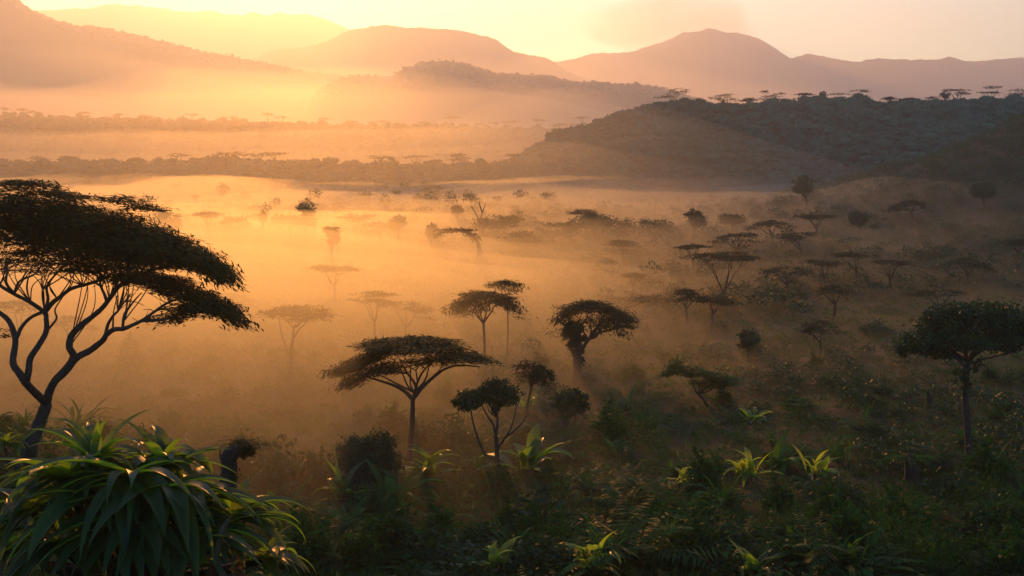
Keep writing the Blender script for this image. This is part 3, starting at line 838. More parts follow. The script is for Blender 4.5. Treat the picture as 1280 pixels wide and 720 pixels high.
for i, (bx, by_, cr, lab, nm, kd, lf) in enumerate([
        (382, 300, [(381, 264, 11, 9, 0), (376, 276, 10, 8, 0), (388, 275, 9, 8, 0)], 'tall lumpy crowned tree rising from the misty thicket left of centre', 'lumpy_tree', 'b', 'broadleaf'),
        (362, 302, [(362, 278, 20, 9, 0), (352, 274, 14, 3, 0)], 'wide crown leaning on the tall lumpy tree in the mist', 'acacia_tree', 'b', 'acacia'),
        (415, 340, [(415, 288, 12, 4, 0), (416, 298, 9, 8, 0)], 'tufted pale tree with a long thin trunk in bright mist', 'tufted_tree', 'b', 'acacia'),
        (447, 298, [(437, 271, 9, 4, 8), (456, 271, 9, 3, -12), (447, 276, 8, 3, 0)], 'small acacia with two raised crown tufts on the misty thicket', 'acacia_tree', 'f', 'acacia'),
        (478, 305, [(470, 282, 26, 5, 0)], 'low broad crown under the acacia with two raised tufts', 'acacia_tree', 'd', 'acacia'),
        (497, 305, [(498, 277, 8, 8, 0), (490, 281, 6, 6, 0)], 'short knobbly tree left of the arched tree', 'lumpy_tree', 'b', 'broadleaf'),
        (538, 312, [(540, 289, 8, 8, 0)], 'squat bushy tree touching the left foot of the arched tree', 'round_tree', 'b', 'broadleaf'),
        (328, 302, [(329, 272, 4, 6, 0)], 'thin post like tree with a small round top in pale mist', 'round_tree', 'b', 'broadleaf'),
        (260, 300, [(260, 268, 11, 4, 0)], 'faintest flat tree left of the post like tree in pale mist', 'acacia_tree', 'f', 'acacia'),
        (300, 305, [(296, 280, 18, 8, 0)], 'pale soft mound of a tree left of the post like tree', 'round_tree', 'b', 'broadleaf'),
        (210, 305, [(208, 272, 16, 9, 10), (218, 280, 12, 8, 0)], 'pale tree beside the upper slope of the big acacia crown', 'round_tree', 'b', 'broadleaf'),
        (572, 285, [(572, 263, 7, 5, 0)], 'small round tree in fog left of the bare dead tree', 'round_tree', 'b', 'broadleaf'),
        (622, 300, [(620, 278, 30, 8, -4), (638, 275, 16, 5, 0)], 'broad pale crown just right of the bare dead tree', 'acacia_tree', 'b', 'acacia'),
        (690, 308, [(690, 287, 32, 9, 0), (712, 282, 20, 8, 0)], 'wide hazy thicket tree left of the small flat acacia in the fog', 'round_tree', 'b', 'broadleaf'),
        (731, 298, [(730, 265, 16, 3.5, 0), (735, 270, 10, 3, 0)], 'small flat acacia standing over the hazy thicket against the fog', 'acacia_tree', 'f', 'acacia'),
        (745, 305, [(742, 278, 20, 10, 0)], 'dark rounded tree under the small flat acacia in the fog', 'round_tree', 'b', 'broadleaf'),
        (772, 308, [(772, 284, 24, 10, 6)], 'sloping hazy crown right of the small flat acacia in the fog', 'round_tree', 'b', 'broadleaf'),
        (820, 312, [(820, 288, 26, 10, 0), (815, 278, 18, 4, 0)], 'large rounded hazy tree left of the hook topped tree', 'round_tree', 'b', 'broadleaf'),
        (868, 300, [(866, 267, 9, 6, 0), (872, 276, 12, 8, 0)], 'hook topped dark tree at the right end of the misty row', 'lumpy_tree', 'b', 'broadleaf'),
        (778, 330, [(779, 305, 18, 5, 5)], 'hazy spreading crown in front of the misty row right of centre', 'acacia_tree', 'f', 'acacia'),
        (650, 318, [(648, 298, 26, 7, 0)], 'low hazy mound tree right of the arched tree', 'round_tree', 'b', 'broadleaf'),
        (1007, 262, [(1007, 232, 14, 11, 0), (1000, 236, 9, 8, 0)], 'solitary dark round tree at the foot of the forest hill', 'round_tree', 'b', 'broadleaf'),
        (915, 290, [(916, 274, 16, 6, 0)], 'hazy low crown right of the hook topped tree', 'acacia_tree', 'b', 'acacia'),
        (1075, 290, [(1072, 272, 12, 9, 0)], 'upright dim tree on the right slope beyond the fog', 'round_tree', 'b', 'broadleaf'),
        (1230, 260, [(1228, 238, 14, 10, 0)], 'shadowy round tree high on the right slope', 'round_tree', 'b', 'broadleaf'),
        (1140, 275, [(1138, 255, 26, 5, 0)], 'shadowy flat crown high on the right slope', 'acacia_tree', 'd', 'acacia')]):
    flat_tree(80 + i, bx, by_, cr, lab, n=800, kind=kd, leaf=lf, name=nm, trunk=1.5, tips=8)
# ------------------------------------------------------------------ woods covering the hills (far-off masses) and the trees on their skylines
def ico():
    t = (1 + 5 ** 0.5) / 2
    v = [(-1, t, 0), (1, t, 0), (-1, -t, 0), (1, -t, 0), (0, -1, t), (0, 1, t), (0, -1, -t), (0, 1, -t), (t, 0, -1), (t, 0, 1), (-t, 0, -1), (-t, 0, 1)]
    f = [(0, 11, 5), (0, 5, 1), (0, 1, 7), (0, 7, 10), (0, 10, 11), (1, 5, 9), (5, 11, 4), (11, 10, 2), (10, 7, 6), (7, 1, 8), (3, 9, 4), (3, 4, 2), (3, 2, 6), (3, 6, 8), (3, 8, 9), (4, 9, 5), (2, 4, 11), (6, 2, 10), (8, 6, 7), (9, 8, 1)]
    v = [np.array(p) / np.linalg.norm(p) for p in v]
    out, mid = [], {}

    def m(a, b):
        k = (min(a, b), max(a, b))
        if k not in mid:
            p = v[a] + v[b]
            v.append(p / np.linalg.norm(p))
            mid[k] = len(v) - 1
        return mid[k]
    for a, b, c in f:
        x, y, z = m(a, b), m(b, c), m(c, a)
        out += [(a, x, z), (b, y, x), (c, z, y), (x, y, z)]
    return np.array(v), np.array(out)


ICO_V, ICO_F = ico()


def wood_cover(name, seed, n, r0, r1, label, leafs=34, rows=(0, 29), cols=None):
    rng = np.random.default_rng(seed * 7)
    X, Y, Z = HILLS[seed]
    nr, nc = X.shape
    i = rng.uniform(rows[0], rows[1], n)
    j = rng.uniform(0, nc - 1.01, n) if cols is None else rng.uniform(cols[0] * (nc - 1), cols[1] * (nc - 1.01), n)
    a, b = i.astype(int), j.astype(int)
    fi, fj = (i - a), (j - b)

    def s(A):
        return (A[a, b] * (1 - fi) + A[a + 1, b] * fi) * (1 - fj) + (A[a, b + 1] * (1 - fi) + A[a + 1, b + 1] * fi) * fj
    c = np.stack([s(X), s(Y), s(Z)], 1)
    r = r0 + (r1 - r0) * rng.beta(0.9, 2.8, n)
    flat = rng.uniform(0.35, 0.8, n)
    c[:, 2] += r * flat * 0.35 + np.where(rng.uniform(0, 1, n) < 0.13, rng.uniform(0.5, 1.3, n) * r0 * 1.6, 0)
    mb = MB()
    nv = len(ICO_V)
    jit = 1 + 0.38 * rng.uniform(-1, 1, (n, nv))
    v = c[:, None, :] + ICO_V[None] * jit[..., None] * r[:, None, None] * np.stack([np.ones(n), np.ones(n), flat], 1)[:, None, :]
    mb.add(v.reshape(-1, 3), t=(ICO_F[None] + (np.arange(n) * nv)[:, None, None]).reshape(-1, 3))
    k = np.repeat(np.arange(n), leafs)
    u = unit(rng.normal(size=(len(k), 3)))
    u[:, 2] = np.abs(u[:, 2])
    q = c[k] + u * r[k][:, None] * np.stack([np.ones(len(k)), np.ones(len(k)), flat[k]], 1) * rng.uniform(0.85, 1.4, len(k))[:, None]
    d = rng.normal(size=(len(k), 3)) * [1, 1, 0.4]
    add_blades(mb, q, d, rng.normal(size=(len(k), 3)), r[k] * rng.uniform(0.35, 0.8, len(k)), r[k] * rng.uniform(0.15, 0.4, len(k)))
    return tag(mb.build(name, M['forest']), label, 'forest', kind='stuff')


wood_cover('forest_cover', 11, 4200, 1.4, 4.8, 'hazy woodland covering the low spur behind the fog strip')
wood_cover('forest_cover', 12, 5200, 1.5, 6.2, 'dark woodland covering the forested hill on the right', cols=(0.0, 0.75))
wood_cover('forest_cover', 13, 3600, 2.0, 5.0, 'pale woodland covering the long level plateau', rows=(8, 30))
wood_cover('forest_cover', 14, 2600, 4.0, 9.0, 'pale woodland on the rounded hill beyond the plateau', leafs=10, rows=(14, 28))
wood_cover('forest_cover', 15, 2600, 4.0, 9.0, 'pale woodland along the left mountain slope', leafs=10, rows=(16, 28), cols=(0.3, 0.9))


def on_ridge(seed, px, down=1.5):
    """point on a ridge crest in the direction of a pixel column"""
    X, Y, Z = HILLS[seed]
    rx, _ = ray(px, 200)
    x = rx * Y[25]
    return np.array([np.interp(rx, X[25] / Y[25], X[25]), Y[25][0], np.interp(rx, X[25] / Y[25], Z[25]) - down])


def sky_tree(seed, ridge_id, px, crown, label, group, kind='f', n=420, trunk=1.2, leaf='acacia', name='acacia_tree', tips=9):
    b = on_ridge(ridge_id, px)
    T = Tree(seed, px, 300, 400)
    T.base, T.d, T.s, T.amp = b, b[1], b[1] / FPX, 4.0
    by_ = HOR - (b[2] - CAM_Z) / b[1] * FPX
    cy_ = max(c[1] for c in crown)
    f = (px * 0.6 + crown[0][0] * 0.4, by_ + (cy_ - by_) * 0.55)
    T.limb([(px, by_), ((px + f[0]) / 2 + 0.4, (by_ + f[1]) / 2), f], trunk, trunk * 0.7, 5, foot=True)
    tot = sum(c[2] * max(c[3], 2) for c in crown)
    for (cx, cy_, rx, rz) in crown:
        T.pad(kind, cx, cy_, rx, rz, 0, max(90, int(n * rx * max(rz, 2) / tot)), L=3.2 * T.s, W=1.3 * T.s, per=12)
    T.branches(f[0], f[1], trunk * 0.75, tips, k=3)
    return T.done(name, label, 'tree', group, leaf)


GS = 'trees on the skyline of the forested hill'
for i, (px, cr, lab, kd, nm) in enumerate([
        (846, [(832, 121, 13, 3), (852, 113, 14, 2.5), (842, 116, 10, 2)], 'open spreading tree at the left end of the forested hill skyline', 'f', 'acacia_tree'),
        (902, [(898, 122, 12, 3), (908, 119, 9, 2), (914, 125, 9, 2)], 'round shouldered acacia just right of the open spreading skyline tree', 'f', 'acacia_tree'),
        (936, [(936, 125, 7, 2.5)], 'small low acacia between two wide ones on the hill skyline', 'f', 'acacia_tree'),
        (963, [(956, 115, 9, 1.3), (968, 121, 12, 2.2), (975, 117, 7, 1.3), (960, 124, 9, 2)], 'acacia with stepped layers of crown on the hill skyline', 'f', 'acacia_tree'),
        (1007, [(1007, 118, 9, 1.2)], 'thin flat acacia left of the ball shaped skyline tree', 'f', 'acacia_tree'),
        (1029, [(1029, 120, 5, 5)], 'ball shaped dark tree on the hill skyline', 'b', 'round_tree'),
        (1068, [(1052, 118, 13, 1.3), (1074, 114, 13, 1.3), (1076, 121, 10, 3)], 'widest flat acacia on the hill skyline right of the ball shaped tree', 'f', 'acacia_tree'),
        (1112, [(1112, 123, 5, 2)], 'tiny upright tree right of the widest skyline acacia', 'f', 'acacia_tree'),
        (1128, [(1127, 126, 4, 2.5)], 'little rounded tree among the low skyline trees', 'b', 'round_tree'),
        (1138, [(1138, 124, 6, 1.2)], 'little flat acacia beside the little rounded skyline tree', 'f', 'acacia_tree'),
        (1160, [(1156, 127, 10, 2), (1165, 122, 5, 2)], 'low slanting acacia rising rightward on the hill skyline', 'f', 'acacia_tree'),
        (1181, [(1181, 118, 7, 4.5)], 'dark rounded crown touching a layered acacia on the skyline', 'b', 'round_tree'),
        (1196, [(1196, 112, 14, 1.6), (1200, 117, 10, 2.5)], 'layered acacia with the dark rounded crown at its left on the skyline', 'f', 'acacia_tree'),
        (1238, [(1240, 109, 11, 1.6), (1232, 116, 9, 2), (1246, 116, 9, 2)], 'tall open acacia on the skyline near the right edge', 'f', 'acacia_tree'),
        (1276, [(1278, 113, 13, 2.2), (1270, 118, 10, 2)], 'acacia cut off by the right edge on the hill skyline', 'f', 'acacia_tree')]):
    sky_tree(200 + i, 12, px, cr, lab, GS, kd, name=nm, n=520 if kd == 'f' else 260)
for i, (px, cy_, rx, rz, kd) in enumerate([(20, 203, 10, 2, 'f'), (48, 199, 12, 2.5, 'f'), (82, 199, 8, 2, 'f'), (140, 202, 9, 2, 'f'), (172, 201, 8, 3, 'b'), (222, 195, 13, 2.5, 'f'), (250, 202, 9, 4, 'b'),
                                          (281, 196, 15, 6, 'b'), (302, 193, 14, 3, 'f'), (324, 195, 16, 2.5, 'f'), (343, 193, 13, 2.5, 'f'), (375, 202, 9, 2, 'f'), (412, 201, 10, 3, 'b'), (472, 197, 15, 3, 'f'), (484, 202, 12, 5, 'b'),
                                          (518, 197, 17, 3, 'f'), (566, 195, 17, 2, 'f'), (575, 200, 15, 3, 'f'), (545, 203, 8, 3, 'b'), (641, 195, 7, 1.6, 'f'), (630, 203, 8, 3, 'f'), (678, 195, 6, 1.8, 'f'), (700, 200, 6, 3, 'b')]):
    sky_tree(230 + i, 11, px, [(px, cy_ - 1, rx, rz)], {'f': 'hazy flat topped acacia standing up from the low wooded spur behind the fog', 'b': 'hazy round topped tree standing up from the low wooded spur behind the fog'}[kd],
             'flat topped trees along the low spur' if kd == 'f' else 'round topped trees along the low spur', kd, n=300, name='acacia_tree' if kd == 'f' else 'round_tree')
for i, (px, cy_, rx, rz) in enumerate([(5, 136, 5, 1.3), (28, 137, 6, 1.4), (42, 140, 5, 1.3), (105, 141, 6, 1.4), (150, 143, 6, 1.4), (182, 146, 5, 1.2), (240, 143, 6, 1.4), (292, 147, 8, 1.5), (335, 143, 6, 1.3), (352, 147, 8, 1.5), (405, 148, 7, 1.4), (440, 152, 6, 1.3),
                                       (480, 152, 7, 1.3), (530, 154, 6, 1.4), (565, 147, 8, 1.4), (600, 155, 6, 1.3), (619, 154, 7, 1.6), (640, 152, 10, 1.5), (675, 150, 6, 1.3), (700, 156, 8, 1.5), (727, 147, 9, 1.8), (722, 156, 7, 1.5)]):
    sky_tree(260 + i, 13, px, [(px, cy_, rx, rz)], 'tiny faint acacia on the skyline of the long level plateau', 'tiny acacias along the plateau skyline', 'f', n=150, trunk=0.7, tips=6)



def valley_wood(seed, n, area, thr, r0, r1, hmax, label):
    """misty thickets standing on the valley floor and the right slope"""
    rng = np.random.default_rng(seed)
    y = rng.uniform(area[0], area[1], n)
    l = rng.uniform(area[2], area[3], n)
    x = l * 0.414 * y
    m = fbm(x / 45., y / 60., seed, 4) + thr(l, y) > rng.uniform(0, 0.15, n)
    x, y = x[m], y[m]
    n = len(x)
    r = r0 + (r1 - r0) * rng.beta(1.3, 2.6, n)
    flat = rng.uniform(0.45, 0.9, n)
    c = np.stack([x, y, ground_z(x, y) + r * 0.4 + hmax * rng.uniform(0, 1, n) ** 2], 1)
    mb = MB()
    k = np.repeat(np.arange(n), 150)
    u = unit(rng.normal(size=(len(k), 3)))
    q = c[k] + u * r[k][:, None] * np.stack([np.ones(len(k)), np.ones(len(k)), flat[k]], 1) * (rng.uniform(0.25, 1.12, len(k)) ** 0.6)[:, None] * (1 + 0.25 * np.sin(u[:, :1] * 5 + k[:, None]) * np.cos(u[:, 2:3] * 5 + k[:, None] * 2))
    d = u * 0.6 + rng.normal(size=(len(k), 3)) * [0.9, 0.9, 0.4]
    add_blades(mb, q, d, rng.normal(size=(len(k), 3)), r[k] * rng.uniform(0.2, 0.5, len(k)), r[k] * rng.uniform(0.08, 0.22, len(k)))
    tag(mb.build('thicket', M['broadleaf'], None), label, 'thicket', kind='stuff')


valley_wood(86, 1700, (230, 540, 0.08, 1.1), lambda l, y: 0.01 + 0.06 * l + 0.0 * y, 1.1, 3.2, 3.2, 'hazy bushes filling the ground between the trees on the right')
valley_wood(81, 1700, (400, 680, -0.75, 0.75), lambda l, y: 0.05 + 0.06 * np.exp(-((l + 0.4) / 0.15) ** 2) + 0.0 * y, 1.4, 4.2, 2.6, 'misty thickets standing in a broken row before the fog strip')
valley_wood(82, 1900, (270, 720, 0.34, 1.12), lambda l, y: 0.10 * sstep(0.4, 0.9, l) + 0.0 * y, 1.2, 3.6, 2.4, 'shadowy woodland climbing the right slope')
valley_wood(84, 420, (170, 420, -0.9, 0.05), lambda l, y: -0.10 + 0.0 * y, 0.8, 2.0, 1.2, 'faint bushes lost in the bright mist on the left')
valley_wood(85, 420, (430, 640, -0.75, 0.1), lambda l, y: 0.0 * y, 1.8, 4.4, 9.0, 'faint tree crowns lifting out of the bright mist before the spur')
valley_wood(83, 2600, (105, 330, -0.6, 1.1), lambda l, y: -0.02 + 0.06 * l + 0.0 * y, 0.6, 2.1, 0.4, 'dim thickets in the middle of the valley')

# ------------------------------------------------------------------ undergrowth on the valley floor
rng = np.random.default_rng(5)
mb = MB()
N = 24000
yy = 62.0 * (720.0 / 62.0) ** rng.uniform(0, 1, N)
xx = rng.uniform(-0.50, 0.50, N) * yy
# uneven cover: thickets and gaps
keep = rng.uniform(0, 1, N) < np.clip(0.75 + 1.5 * fbm(xx / 16.0, yy / 22.0, 51.0), 0.12, 1)
xx, yy = xx[keep], yy[keep]
N = len(xx)
zz = ground_z(xx, yy)
sc = np.maximum(1.0, yy / 135.0)
rad = rng.uniform(0.5, 1.5, N) * sc ** 0.7
k = np.repeat(np.arange(N), 20)
u = unit(rng.normal(size=(len(k), 3)))
u[:, 2] = np.abs(u[:, 2])
q = np.stack([xx, yy, zz], 1)[k] + u * (rad[k] * rng.uniform(0.5, 1.1, len(k)))[:, None] * [1.0, 1.0, 0.62]
d = u * 0.8 + rng.normal(size=u.shape) * 0.6
L = rng.uniform(0.14, 0.42, len(k)) * sc[k] * np.where(rng.uniform(0, 1, N) < 0.3, 1.7, 1.0)[k]
add_blades(mb, q, d, rng.normal(size=u.shape), L, L * rng.uniform(0.22, 0.5, len(k)))
tag(mb.build('undergrowth', M['shrub']), 'dense dark leafy undergrowth over the valley floor', 'undergrowth', kind='stuff')

mb = MB()
n = 34000
yy = 64.0 * (420.0 / 64.0) ** rng.uniform(0, 1, n)
xx = rng.uniform(-0.5, 0.5, n) * yy
h = rng.uniform(0.4, 1.3, n) * np.maximum(1, yy / 160.0)
d = np.stack([rng.normal(0, 0.5, n), rng.normal(0, 0.5, n), np.ones(n)], 1)
c = np.stack([xx, yy, ground_z(xx, yy) + h * 0.45], 1)
add_blades(mb, c, d, np.stack([rng.normal(size=n), rng.normal(size=n), np.zeros(n)], 1), h, h * 0.055 + 0.012)
tag(mb.build('grass', M['fern']), 'tall wild grass blades between the shrubs', 'grass', kind='stuff')

mb = MB()
for _ in range(2600):
    y = 64.0 * (300.0 / 64.0) ** rng.uniform(0, 1)
    x = rng.uniform(-0.5, 0.5) * y
    frond(mb, np.array([x, y, float(ground_z(x, y)) + rng.uniform(0, 0.6)]), rng.uniform(0, 6.28), rng.uniform(0.4, 1.2), rng.uniform(1.2, 2.6) * max(1, y / 180), rng.uniform(0.8, 1.8), rng, 10, 0.2, 0.3)
tag(mb.build('ground_ferns', M['fern']), 'arching fern fronds scattered through the undergrowth', 'ferns', kind='stuff')


# ------------------------------------------------------------------ shrubs and leafy plants that can be told apart
def shrub(px, base_py, rx, rz, label, n=1400, seed=0, L=None, leaf='shrub', name='shrub', d=None, aspect=0.9, group=None):
    b = hit(px, base_py)
    s = b[1] / FPX
    rg = np.random.default_rng(900 + seed)
    m1, m2 = MB(), MB()
    L = L or max(0.26, 3.2 * s)
    o = np.array([0, 0, -0.15])
    shrub_leaves(m1, rg, o, rx * s, rx * s * aspect, rz * 1.7 * s, n, L, L * 0.42)
    for a in rg.uniform(0, 6.28, 7):
        e = np.array([math.cos(a) * rx * s * 0.6, math.sin(a) * rx * s * 0.6, rz * s * rg.uniform(0.7, 1.3)])
        tube(m2, spline([o - [0, 0, 0.2], e * [0.3, 0.3, 0.6], e], 4), 0.07, 0.02, 5)
    r = thing(name, b, label, 'shrub', group)
    m2.build('stem', M['bark'], r, smooth=True)
    m1.build('leaves', M[leaf], r)
    return r


for i, a in enumerate([
        (1132, 716, 78, 44, 'large dark domed bush at the bottom right', 4200),
        (985, 690, 52, 34, 'domed bush with a sunlit rim left of the large dark bush', 2600),
        (1130, 655, 52, 26, 'spreading bush just above the large dark domed bush', 2400),
        (690, 700, 58, 34, 'leafy bush rising at the bottom centre', 2800),
        (1002, 528, 26, 11, 'dark low flat topped bush in the dim middle ground', 900),
        (210, 540, 22, 18, 'hazy bush in orange mist behind the strap leaved plant', 800),
        (622, 618, 26, 24, 'dark thick bush at the foot of the two lobed tree', 1300),
        (790, 560, 48, 28, 'wide dim thicket bush right of the thick trunked round tree', 2200),
        (1240, 640, 46, 26, 'dim bush under the broad crowned tree near the right edge', 1800),
        (880, 660, 60, 24, 'low sprawling bush left of the sunlit rim bush', 2000),
        (555, 700, 44, 24, 'low bush at the bottom left of centre', 1700),
        (460, 712, 46, 26, 'low dark bush right of the strap leaved plant', 1700),
        (262, 458, 24, 9, 'pale low bush in orange mist beyond the big acacia', 600),
        (378, 478, 30, 10, 'pale low bush at the foot of the thin stemmed acacia', 600)]):
    shrub(*a, seed=i)


def leafy(px, base_py, nl, Lpx, Wpx, label, seed=0, el=(0.5, 1.45), droop=(0.6, 2.0), leaf='banana', d=None, name='banana_plant', cat='plant', group=None, az=None, lift=0.0, fold=0.22, wp=0.75):
    b = hit(px, base_py)
    if d:
        rx, _ = ray(px, base_py)
        b = np.array([rx * d, d, float(ground_z(rx * d, d))])
    s = b[1] / FPX
    rg = np.random.default_rng(1300 + seed)
    m1, m2 = MB(), MB()
    tube(m2, [[0, 0, -0.3], [0.02, 0, 0.1 + lift * 0.5], [0, 0.02, 0.3 + lift]], 0.14 + 0.03 * lift, 0.08, 8)
    if leaf == 'fern':
        for i in range(int(nl * 1.2)):
            frond(m1, np.array([0, 0, 0.25]), i * 2.4 + rg.normal() * 0.3, rg.uniform(0.35, 1.3), Lpx * s * rg.uniform(0.7, 1.3), rg.uniform(0.8, 1.8), rg, 18, 0.2, 0.26, 0.4)
        nl = 3
    for i in range(int(nl * 2.0)):
        a = rg.uniform(0, 6.28) if az is None else az[i % len(az)] + rg.normal() * 0.2
        strap(m1, np.array([rg.normal() * 0.3, rg.normal() * 0.3, 0.2 + lift]), a, rg.uniform(el[0] - 0.25, el[1] - 0.1) if rg.uniform() > 0.15 else 1.4, Lpx * s * rg.uniform(0.4, 1.15), Wpx * s * 0.85 * rg.uniform(0.6, 1.25), rg.uniform(*droop), rg, 9, fold, wp, rg.normal() * 0.25)
    r = thing(name, b, label, cat, group)
    m2.build('stem', M['bark'], r, smooth=True)
    m1.build('leaves', M[leaf], r, smooth=True)
    return r


for i, a in enumerate([
        (535, 598, 10, 62, 15, 'banana plant with tall blades right of the flat topped acacia trunk'),
        (655, 592, 9, 66, 18, 'banana plant with broad upright leaves beside the two lobed tree'),
        (432, 628, 9, 58, 14, 'banana plant fanning left beneath the dark ball shaped bush'),
        (735, 622, 15, 54, 8, 'arching plant with many narrow leaves in the centre'),
        (932, 606, 12, 44, 9, 'bright plant with one upright yellow leaf right of centre'),
        (1018, 606, 11, 40, 8, 'bright plant with spread narrow leaves below the dark flat bush'),
        (740, 730, 10, 62, 17, 'sunlit broad leaf plant at the bottom edge right of centre'),
        (1062, 722, 12, 48, 19, 'yellow lit broad leaf plant in front of the large dark bush'),
        (940, 728, 12, 64, 10, 'plant with long curling leaves at the bottom edge'),
        (622, 730, 8, 44, 13, 'small bright leaf plant at the bottom edge left of centre'),
        (495, 706, 10, 48, 10, 'bright upright leaf plant near the bottom left of centre'),
        (848, 618, 8, 30, 8, 'little bright sprout alone in the dark centre ground'),
        (1250, 598, 10, 48, 8, 'dim narrow leaved plant beside the broad crowned tree trunk'),
        (1160, 690, 7, 34, 8, 'green tuft growing over the large dark domed bush'),
        (360, 515, 14, 44, 5, 'hazy spiky plant in orange mist right of the big acacia'),
        (660, 515, 9, 40, 7, 'hazy leafy plant under the feathery drooping tree'),
        (790, 520, 12, 44, 7, 'sunlit arching plant behind the wide dim thicket bush'),
        (300, 545, 12, 40, 6, 'hazy spiky plant right of the tufted stump'),
        (1075, 545, 12, 42, 6, 'dim spiky plant right of the dark flat topped bush'),
        (940, 530, 10, 36, 7, 'dim leafy plant left of the dark flat topped bush')]):
    leafy(*a, seed=i, **({'leaf': 'fern', 'name': 'fern_palm'} if ('narrow' in a[5] and 'bright' not in a[5]) or 'spiky' in a[5] or 'arching' in a[5] or 'green tuft' in a[5] else {'leaf': 'sunlit_plant', 'lift': 0.7} if any(w in a[5] for w in ('bright', 'sunlit', 'yellow')) else {}), wp=[0.75, 1.1, 0.9, 1.25][i % 4])  # plants meant to look sunlit get the leaf colour brightened for sun

# ------------------------------------------------------------------ the great strap-leaved plant in the lower left corner
D0 = 39.0
rg = np.random.default_rng(77)
root = np.array([ray(165, 600)[0] * D0, D0 + 0.5, 0.0])
root[2] = float(ground_z(root[0], root[1])) - 0.2
pl = thing('strap_leaved_plant', root, 'huge shaggy plant with long drooping strap leaves in the bottom left corner', 'plant')
lv, st = MB(), MB()
for (px, py, dd, nl, L, W, e0, e1, d0, d1) in [
        (118, 588, 0.0, 40, 2.5, 0.36, -0.1, 1.35, 0.8, 1.9), (205, 580, 0.6, 36, 2.3, 0.34, 0.0, 1.3, 1.0, 2.2), (160, 596, -0.9, 46, 3.6, 0.42, -0.2, 0.6, 1.0, 1.6),
        (80, 600, -0.6, 40, 2.9, 0.36, -0.2, 0.8, 0.9, 1.7), (238, 634, -0.4, 42, 3.0, 0.40, -0.2, 0.7, 1.0, 1.7), (205, 612, -1.3, 40, 3.8, 0.44, -0.3, 0.4, 0.9, 1.5),
        (120, 622, -1.4, 40, 3.6, 0.42, -0.3, 0.4, 0.9, 1.4), (40, 640, -0.2, 36, 2.7, 0.36, -0.2, 0.8, 0.9, 1.7), (295, 652, 0.3, 34, 2.4, 0.36, -0.1, 1.0, 0.9, 1.8),
        (170, 650, -1.8, 44, 3.2, 0.42, -0.4, 0.3, 0.8, 1.2), (250, 668, -1.4, 36, 2.8, 0.40, -0.3, 0.4, 0.8, 1.4), (70, 680, -1.2, 36, 2.8, 0.38, -0.3, 0.4, 0.8, 1.4), (10, 690, 0.2, 30, 2.4, 0.34, -0.2, 0.8, 0.8, 1.6), (330, 700, 0.5, 24, 2.0, 0.30, -0.1, 1.0, 0.8, 1.6)]:
    c = at(px, py, D0 + dd)
    tube(st, spline([root, root + (c - root) * [0.5, 0.5, 0.35], c], 6), 0.30, 0.12, 8, 1.0, 0.1, rg)
    for _ in range(int(nl * 0.85)):
        strap(lv, c + rg.normal(size=3) * 0.08, rg.uniform(0, 6.28), rg.uniform(e0, e1), L * rg.uniform(0.5, 1.15), W * 1.65 * rg.uniform(0.45, 1.25), rg.uniform(d0, d1), rg, 10, 0.22, 0.55, rg.normal() * 0.25)
for (px, py, a, e, L, W, dr) in [(121, 592, 1.6, 1.45, 1.75, 0.42, 0.1), (116, 592, 2.6, 1.25, 1.5, 0.40, 0.3), (225, 580, 0.2, 0.55, 1.6, 0.40, 0.5), (232, 572, 0.0, 0.3, 1.5, 0.36, 0.3), (66, 598, 3.1, 0.0, 1.1, 0.26, 0.5), (80, 600, 3.3, -0.3, 2.2, 0.34, 0.6), (95, 604, 3.5, -0.4, 2.4, 0.36, 0.6)]:
    strap(lv, at(px, py, D0 - 0.4), a, e, L, W, dr, rg, 10, 0.18, 0.6)
dl = MB()
for _ in range(60):
    c = at(rg.uniform(20, 320), rg.uniform(640, 712), D0 - rg.uniform(0.6, 2.0))
    strap(dl, c, rg.uniform(0, 6.28), rg.uniform(-0.9, 0.1), rg.uniform(1.0, 2.2), rg.uniform(0.12, 0.28), rg.uniform(0.5, 1.2), rg, 8, 0.4, 0.6, rg.normal() * 0.5)
dl.build('dead_leaves', M['dry'], pl, root, smooth=True)['label'] = 'dry brown hanging leaves'
st.build('stem', M['bark'], pl, root, smooth=True)
lv.build('leaves', M['strap'], pl, root, smooth=True)

# tufted stump behind it, snapped palm stumps, and the small drooping tree at the left edge
T = Tree(300, 289, 640, d=62)
T.limb([(284, 670), (286, 640), (286, 618), (285, 600), (288, 582), (287, 570), (292, 561)], 12, 8.5, 14, foot=True)
for j in range(9):
    a_ = T.rng.uniform(278, 297)
    T.limb([(a_, 580), (a_ + T.rng.uniform(-2, 3), 566), (a_ + T.rng.uniform(-3, 9), 566 - T.rng.uniform(3, 14))], 1.6, 0.3, 5)
T.pad('b', 287, 592, 11, 18, 0, 420, 0.40, 0.05, off=0)
T.limb([(289, 570), (295, 562), (300, 558)], 10, 7, 10)
T.pad('b', 302, 561, 15, 9, 0, 1900, 0.42, 0.045, off=0)
T.pad('f', 309, 553, 20, 4, 6, 420, 0.55, 0.045, off=0)
T.done('tufted_stump', 'dark palm stump with a shaggy tuft leaning right above the strap leaved plant', 'stump', leaf='acacia')

